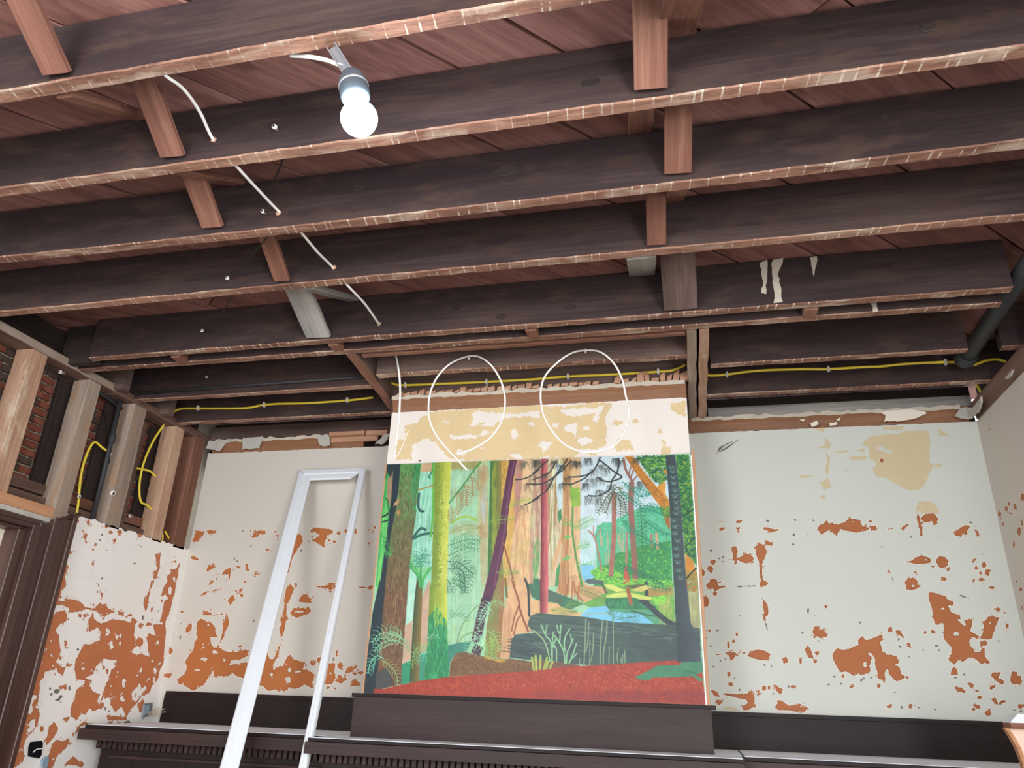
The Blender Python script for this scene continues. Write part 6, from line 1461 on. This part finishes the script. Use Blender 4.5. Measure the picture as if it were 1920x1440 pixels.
casing_rail('stile', TL, BLf, xa, 1.05); casing_rail('stile', TR, BRf, -xa, .52); casing_rail('top_rail', TL, TR, dL)

# ---------------------------------------------------------------- lamp
lamp = thing('bulb_lamp', (-.80, 1.265, 3.06), 'lit white bulb in a metal hanger lamp under the nearest joist', 'lamp')
bA, bB = Vector((-0.807,1.268,3.044)), Vector((-0.745,1.268,2.939))
bA.z = min(bA.z, 3.060)
ax = (bB - bA).normalized(); sd = Vector((0, 1, 0)).cross(ax).normalized()
extrude_profile('bracket', [(-.013, -.002), (-.013, .012), (-.010, .012), (-.010, .001), (.010, .001), (.010, .012), (.013, .012), (.013, -.002)], bA, bB + ax * .005, 'steel', lamp, up=(0, -1, 0))
s0 = bB + ax * .012; bc = Vector((-0.706,1.268,2.802)); dn = (bc - s0).normalized()
so_ = lathe('socket', [(.014, -.018), (.026, -.012), (.033, .006), (.036, .036), (.035, .062), (.030, .072)], frame_z(s0, dn), 'socket', lamp)
lathe('socket_ring', [(.035, 0), (.037, .006), (.036, .010), (.02, .010)], frame_z(s0 + dn * .020, dn), 'steel', so_)
beam('switch_plate', s0 + sd * .020 - ax * .01, s0 + sd * .020 + ax * .03, .02, .012, 'socket', lamp, up=(0, -1, 0), ch=.004)
L_ = (bc - s0).length; rB = .043
prof = [(.020, L_ - .038)] + [(max(.001, rB * math.sin(a)), L_ - rB * math.cos(a)) for a in [math.radians(d) for d in range(40, 181, 14)]]
lathe('bulb', prof, frame_z(s0, dn), 'bulb', lamp, 28)
tube('cord', [(-0.952,1.310,3.092),(-0.897,1.300,3.067),(-0.832,1.285,3.027),(-0.789,1.272,2.991),(-0.748,1.275,2.969),(-0.721,1.275,2.930),(-0.709,1.270,2.897)], .0055, 'white_cable', lamp)

# ---------------------------------------------------------------- cables
cg = 'white cables in the ceiling'
t = thing('white_cable', (-1.2, 1.3, 3.05), 'white cable threaded down through the first five joists left of the lamp', 'cable', cg)
tube('sheath', [(-1.342,1.270,3.100),(-1.315,1.300,3.081),(-1.324,1.380,3.112),(-1.352,1.490,3.135),(-1.375,1.597,3.126),(-1.330,1.660,3.076),(-1.342,1.800,3.095),(-1.349,1.962,3.113),(-1.297,2.030,3.070),(-1.319,2.200,3.096),(-1.326,2.347,3.116),(-1.287,2.410,3.068),(-1.294,2.600,3.085),(-1.331,2.842,3.113)], .0048, 'white_cable', t)
def plate_hole(p, r, parent, mat='lath'): lathe('drill_hole', [(r, 0), (r * .9, .002), (r * .3, .0025)], frame_z(p, (0, -1, 0)), mat, parent, 9)
for p in ((-1.376,1.599,3.128), (-1.353,1.964,3.110), (-1.325,2.349,3.119), (-1.335,2.844,3.120)): plate_hole(p, .011, t)
def cable(name, P, r, mat, label, cat='cable', group=None, clips=(), sm=8, flat=1.0, clipmat='white_cable'):
    t = thing(name, P[0], label, cat, group); tube('sheath', P, r, mat, t, sm, flat=flat)
    for c, d in clips:
        beam('cable_clip', Vector(c) - Vector(d) * r * 1.9, Vector(c) + Vector(d) * r * 1.9, r * 1.6, r * 3.0, clipmat, t, up=(0, -1, 0), ch=.002)
    return t
cable('white_cable', [(-1.427,3.250,3.183),(-1.404,3.250,3.122),(-1.377,3.250,2.997),(-1.365,3.250,2.840),(-1.364,3.250,2.716),(-1.367,3.250,2.667)], .0055, 'white_cable', 'short white cable hanging straight down beside the left edge of the chimney breast', group=cg)
tube('wire_hook', [(-1.369,3.250,2.657),(-1.365,3.250,2.619),(-1.352,3.250,2.626),(-1.332,3.250,2.674),(-1.309,3.250,2.752)], .0022, 'white_cable', bpy.data.objects['white_cable.001'])
cable('white_cable', [(-1.001,3.250,2.538),(-1.051,3.250,2.591),(-1.130,3.250,2.673),(-1.184,3.250,2.748),(-1.213,3.250,2.832),(-1.215,3.250,2.930),(-1.188,3.250,3.014),(-1.132,3.250,3.082),(-1.057,3.250,3.118),(-0.984,3.250,3.121),(-0.913,3.250,3.070),(-0.861,3.250,2.987),(-0.837,3.250,2.908),(-0.834,3.250,2.839),(-0.852,3.250,2.759),(-0.901,3.250,2.690),(-0.971,3.250,2.646),(-1.055,3.250,2.615)], .0048, 'white_cable', 'left white cable loop with crossed ends, over the painting top', group=cg, clips=(([(-1.027,3.250,3.115)][0], (0, 0, 1)),))
cable('white_cable', [(-0.324,3.250,2.624),(-0.396,3.250,2.607),(-0.473,3.250,2.610),(-0.554,3.250,2.654),(-0.617,3.250,2.735),(-0.651,3.250,2.816),(-0.661,3.250,2.911),(-0.641,3.250,2.992),(-0.583,3.250,3.058),(-0.513,3.250,3.104),(-0.447,3.250,3.113),(-0.378,3.250,3.100),(-0.316,3.250,3.040),(-0.278,3.250,2.955),(-0.263,3.250,2.874),(-0.250,3.250,2.795),(-0.262,3.250,2.718),(-0.299,3.250,2.649),(-0.352,3.250,2.616),(-0.415,3.250,2.601)], .0048, 'white_cable', 'right round white cable loop hanging before the chimney breast', group=cg, clips=(([(-0.447,3.250,3.110)][0], (0, 0, 1)),))
yg = 'yellow cables along the back joists'
cable('yellow_cable', [(-3.081,3.767,3.127),(-3.041,3.767,3.146),(-2.982,3.767,3.150),(-2.795,3.767,3.140),(-2.576,3.767,3.131),(-2.471,3.767,3.143),(-2.366,3.767,3.147),(-2.191,3.767,3.141),(-2.020,3.767,3.141),(-1.885,3.767,3.144),(-1.753,3.767,3.153)], .007, 'yellow_cable', 'yellow cable along the far left joist', group=yg, clips=[(p, (0, 0, 1)) for p in [(-2.900,3.763,3.147),(-2.451,3.763,3.144),(-1.913,3.763,3.144)]])
cable('yellow_cable', [(-1.608,3.595,3.181),(-1.626,3.595,3.199),(-1.595,3.595,3.174),(-1.548,3.595,3.149),(-1.491,3.595,3.142),(-1.245,3.595,3.136),(-1.029,3.595,3.132),(-0.772,3.595,3.131),(-0.587,3.595,3.135),(-0.351,3.595,3.131),(-0.128,3.595,3.131),(-0.048,3.595,3.135),(0.014,3.595,3.160)], .007, 'yellow_cable', 'yellow cable running behind the white loops over the chimney breast', group=yg, clips=[(p, (0, 0, 1)) for p in [(-1.490,3.592,3.141),(-1.028,3.592,3.131),(-0.587,3.592,3.133),(-0.123,3.592,3.130)]])
cable('yellow_cable', [(0.107,3.767,3.176),(0.147,3.767,3.167),(0.220,3.767,3.168),(0.375,3.767,3.179),(0.584,3.767,3.174),(0.718,3.767,3.165),(0.887,3.767,3.165),(0.961,3.767,3.163),(1.084,3.767,3.169),(1.259,3.767,3.166),(1.346,3.767,3.157),(1.378,3.767,3.143),(1.440,3.767,3.162),(1.487,3.767,3.164),(1.521,3.767,3.150)], .007, 'yellow_cable', 'yellow cable running to the top right corner', group=yg, clips=[(p, (0, 0, 1)) for p in [(0.222,3.763,3.166),(0.718,3.763,3.163),(1.258,3.763,3.164)]])
cable('yellow_cable', [(1.454,4.000,3.137),(1.466,4.000,3.110),(1.471,4.000,3.080)], .007, 'yellow_cable', 'short double yellow cable dropping into the top right wall corner', group=yg)
cable('yellow_cable', [(-3.100,3.355,2.748),(-3.100,3.307,2.757),(-3.100,3.255,2.767),(-3.100,3.230,2.726),(-3.100,3.218,2.648),(-3.100,3.220,2.576),(-3.100,3.232,2.508),(-3.100,3.248,2.441),(-3.100,3.258,2.370)], .0065, 'yellow_cable', 'yellow cable bent over between two studs, left of the grey conduit', group=yg)
cable('yellow_cable', [(-3.100,3.745,3.040),(-3.100,3.694,2.937),(-3.100,3.657,2.815),(-3.100,3.648,2.715),(-3.100,3.661,2.623),(-3.100,3.698,2.554),(-3.100,3.753,2.546),(-3.100,3.800,2.532)], .0065, 'yellow_cable', 'long curved yellow cable between the two right studs', group=yg, clips=[([(-3.090,3.731,2.543)][0], (0, 1, 0))])
cable('yellow_cable', [(-3.120,3.617,2.733),(-3.120,3.680,2.741),(-3.120,3.735,2.748),(-3.120,3.789,2.734),(-3.120,3.834,2.717)], .0065, 'yellow_cable', 'short yellow cable crossing behind the curved one between studs', group=yg, clips=[([(-3.110,3.724,2.741)][0], (0, 1, 0))])
cable('yellow_cable', [(-3.090,3.943,2.432),(-3.090,3.989,2.403),(-3.090,4.032,2.366)], .0065, 'yellow_cable', 'yellow cable stub at the bottom of the last stud bay', group=yg)
cable('yellow_cable', [(-3.100,3.941,2.419),(-3.100,3.951,2.389),(-3.100,3.955,2.364)], .005, 'yellow_cable', 'thin yellow cable end beside the last stud', group=yg)

# knob and tube wiring
kg = 'porcelain insulators of the old wiring'
def tube_ins(p, d, label, s=1.0):
    s *= .72
    t = thing('porcelain_tube', p, label, 'insulator', kg)
    tb_ = lathe('tube_body', [(.0055 * s, -.01 * s), (.0065 * s, .012 * s), (.011 * s, .014 * s), (.0115 * s, .022 * s), (.008 * s, .026 * s)], frame_z(p, d), 'porcelain', t, 14)
    lathe('bore', [(.005 * s, 0), (.005 * s, .001)], frame_z(Vector(p) + Vector(d).normalized() * .0262 * s, d), 'hole', tb_, 12); return t
tube_ins((-1.159,1.598,3.131), (0, -1, -.1), 'tiny porcelain tube in the second joist left of the bulb')
tube_ins((-1.405,1.962,3.114), (0, -1, -.1), 'porcelain tube in the third joist where the black wire enters')
tube_ins((-1.787,2.347,3.109), (0, -1, -.1), 'porcelain tube in the fourth joist, left of the brown brace')
tube_ins((-2.246,2.842,3.155), (0, -1, -.1), 'porcelain tube in the fifth joist, left of the wide grey brace')
tube_ins((-2.587,3.388,3.169), (0, -1, -.1), 'porcelain tube in the joist above the iron rod')
tube_ins((-3.080,3.428,2.536), (.9, -.3, -.3), 'large porcelain knob between studs right of the grey conduit', 1.9)
tube_ins((-3.100,3.624,2.452), (1, -.2, -.1), 'porcelain tube low in the stud bay right of the conduit', 1.3)
tube_ins((-3.090,3.222,2.462), (1, -.3, -.2), 'small porcelain knob on the yellow cable left of the conduit', 1.2)
tube_ins((-3.100,2.934,3.035), (0, -1, -.2), 'porcelain tube under the plate beside the first stud', 1.3)
tube_ins((-3.110,3.394,2.742), (.6, -1, -.2), 'porcelain tube on the stud side right of the conduit', 1.1)
wg = 'old black wires'
cable('black_wire', [(-1.162,1.660,3.075),(-1.257,1.780,3.124),(-1.347,1.880,3.148),(-1.393,1.945,3.105)], .0032, 'black_wire', 'black wire sagging to the tube in the third joist', 'wire', wg)
cable('black_wire', [(-1.419,2.030,3.072),(-1.540,2.140,3.088),(-1.673,2.260,3.105),(-1.773,2.330,3.103)], .0026, 'black_wire', 'black wire running to the tube in the fourth joist', 'wire', wg)
cable('black_wire', [(-1.808,2.410,3.067),(-1.984,2.600,3.097),(-2.131,2.750,3.113),(-2.231,2.825,3.148)], .0028, 'black_wire', 'black wire running to the tube in the fifth joist', 'wire', wg)
cable('black_wire', [(-2.303,3.050,3.085),(-2.399,3.150,3.116),(-2.488,3.250,3.147),(-2.575,3.370,3.167)], .0028, 'black_wire', 'short black wire above the iron rod', 'wire', wg)
cable('black_wire', [(-3.120,3.277,2.973),(-3.120,3.315,2.924),(-3.120,3.355,2.845),(-3.120,3.405,2.722),(-3.120,3.447,2.612),(-3.120,3.465,2.571)], .004, 'black_wire', 'black wire falling to the large porcelain knob', 'wire', wg)

# pipes
pg = 'iron pipes and conduit'
def pipe(P, r, label, mat='iron'):
    t = thing('iron_pipe', P[0], label, 'pipe', pg); tube('pipe_run', P, r, mat, t, 0, 14); return t
t = pipe([(-2.999,3.375,3.095),(-1.614,3.375,3.107)], .008, 'thin iron rod along the left back joist')
t = pipe([(1.30, 2.70, 3.155), (1.305, 3.66, 3.125)], .036, 'thick dark pipe slanting between joists at the upper right')
lathe('pipe_coupling', [(.045, 0), (.047, .01), (.047, .05), (.045, .06)], frame_z((1.305, 3.60, 3.127), (0, 1, -.03)), 'iron', t, 16)
t = pipe([Vector((-3.090,3.346,3.062)), Vector((-3.090,3.356,2.736)), Vector((-3.090,3.361,2.368))], .013, 'grey vertical conduit between two studs of the left wall')
lathe('conduit_coupling', [(.016, 0), (.018, .006), (.018, .04), (.016, .046)], frame_z((-3.090,3.360,2.845), (0, -.1, -1)), 'iron', t, 14)
t = pipe([(-3.130,2.495,3.092),(-3.130,2.757,3.057),(-3.130,2.947,3.063),(-3.130,3.287,3.041),(-3.130,3.448,3.016)], .012, 'iron pipe running level under the plate behind the studs')

# ---------------------------------------------------------------- outlet boxes on the left wall
og = 'electrical boxes on the left wall'
t = thing('outlet_box', (-3.050,4.038,1.449), 'blue grey metal outlet box with loose wires beside the bookcase top', 'outlet box', og)
bx = [(-3.047,4.016,1.408),(-3.047,4.090,1.418),(-3.047,4.077,1.485),(-3.047,4.010,1.479)]
V = bx + [(p[0] + .012, p[1], p[2]) for p in bx]
mesh('box_rim', V, [(0, 1, 2, 3), (4, 5, 6, 7), (0, 1, 5, 4), (1, 2, 6, 5), (2, 3, 7, 6), (3, 0, 4, 7)], 'steel', t)
bi = [(-3.033,4.007,1.419),(-3.033,4.054,1.427),(-3.033,4.048,1.474),(-3.033,4.003,1.471)]; V = bi + [(p[0] + .003, p[1], p[2]) for p in bi]
mesh('box_inside', V, [(0, 1, 2, 3), (4, 5, 6, 7), (0, 1, 5, 4), (1, 2, 6, 5), (2, 3, 7, 6), (3, 0, 4, 7)], 'box_blue', t)
lathe('knockout', [(.006, 0), (.006, .003)], frame_z((-3.030,4.012,1.406), (1, 0, 0)), 'steel', t, 10)
for k, pp in enumerate(([(-3.030,4.040,1.430),(-2.980,4.014,1.446),(-2.930,4.000,1.464)], [(-3.030,4.041,1.428),(-2.970,4.023,1.435),(-2.900,4.023,1.440)], [(-3.030,4.043,1.422),(-2.980,4.032,1.421),(-2.920,4.016,1.432)], [(-3.030,4.040,1.430),(-2.970,4.030,1.441),(-2.910,4.022,1.456)])):
    tube('loose_wire', pp, .0022, 'copper', t, 5, 6)
t = thing('outlet_box', (-3.050,3.318,1.276), 'black empty outlet hole with a white wire, low on the left wall by the door', 'outlet box', og)
bx = [(-3.047,3.284,1.249),(-3.047,3.273,1.289),(-3.047,3.278,1.309),(-3.047,3.341,1.312),(-3.047,3.351,1.300),(-3.047,3.359,1.250),(-3.047,3.351,1.237)]; n = len(bx); V = bx + [(p[0] + .006, p[1], p[2]) for p in bx]
mesh('dark_opening', V, [tuple(range(n)), tuple(range(n, 2 * n))] + [(i, (i + 1) % n, n + (i + 1) % n, n + i) for i in range(n)], 'hole', t)
tube('loose_wire', [(-3.020,3.281,1.266),(-3.020,3.293,1.276),(-3.020,3.313,1.280),(-3.020,3.339,1.279)], .0025, 'white_cable', t, 5, 6)
bx = [(-3.047,3.371,1.200),(-3.047,3.367,1.229),(-3.047,3.387,1.244),(-3.047,3.402,1.239),(-3.047,3.405,1.193)]; n = len(bx); V = bx + [(p[0] + .014, p[1], p[2]) for p in bx]
mesh('metal_tab', V, [tuple(range(n)), tuple(range(n, 2 * n))] + [(i, (i + 1) % n, n + (i + 1) % n, n + i) for i in range(n)], 'box_blue', t)
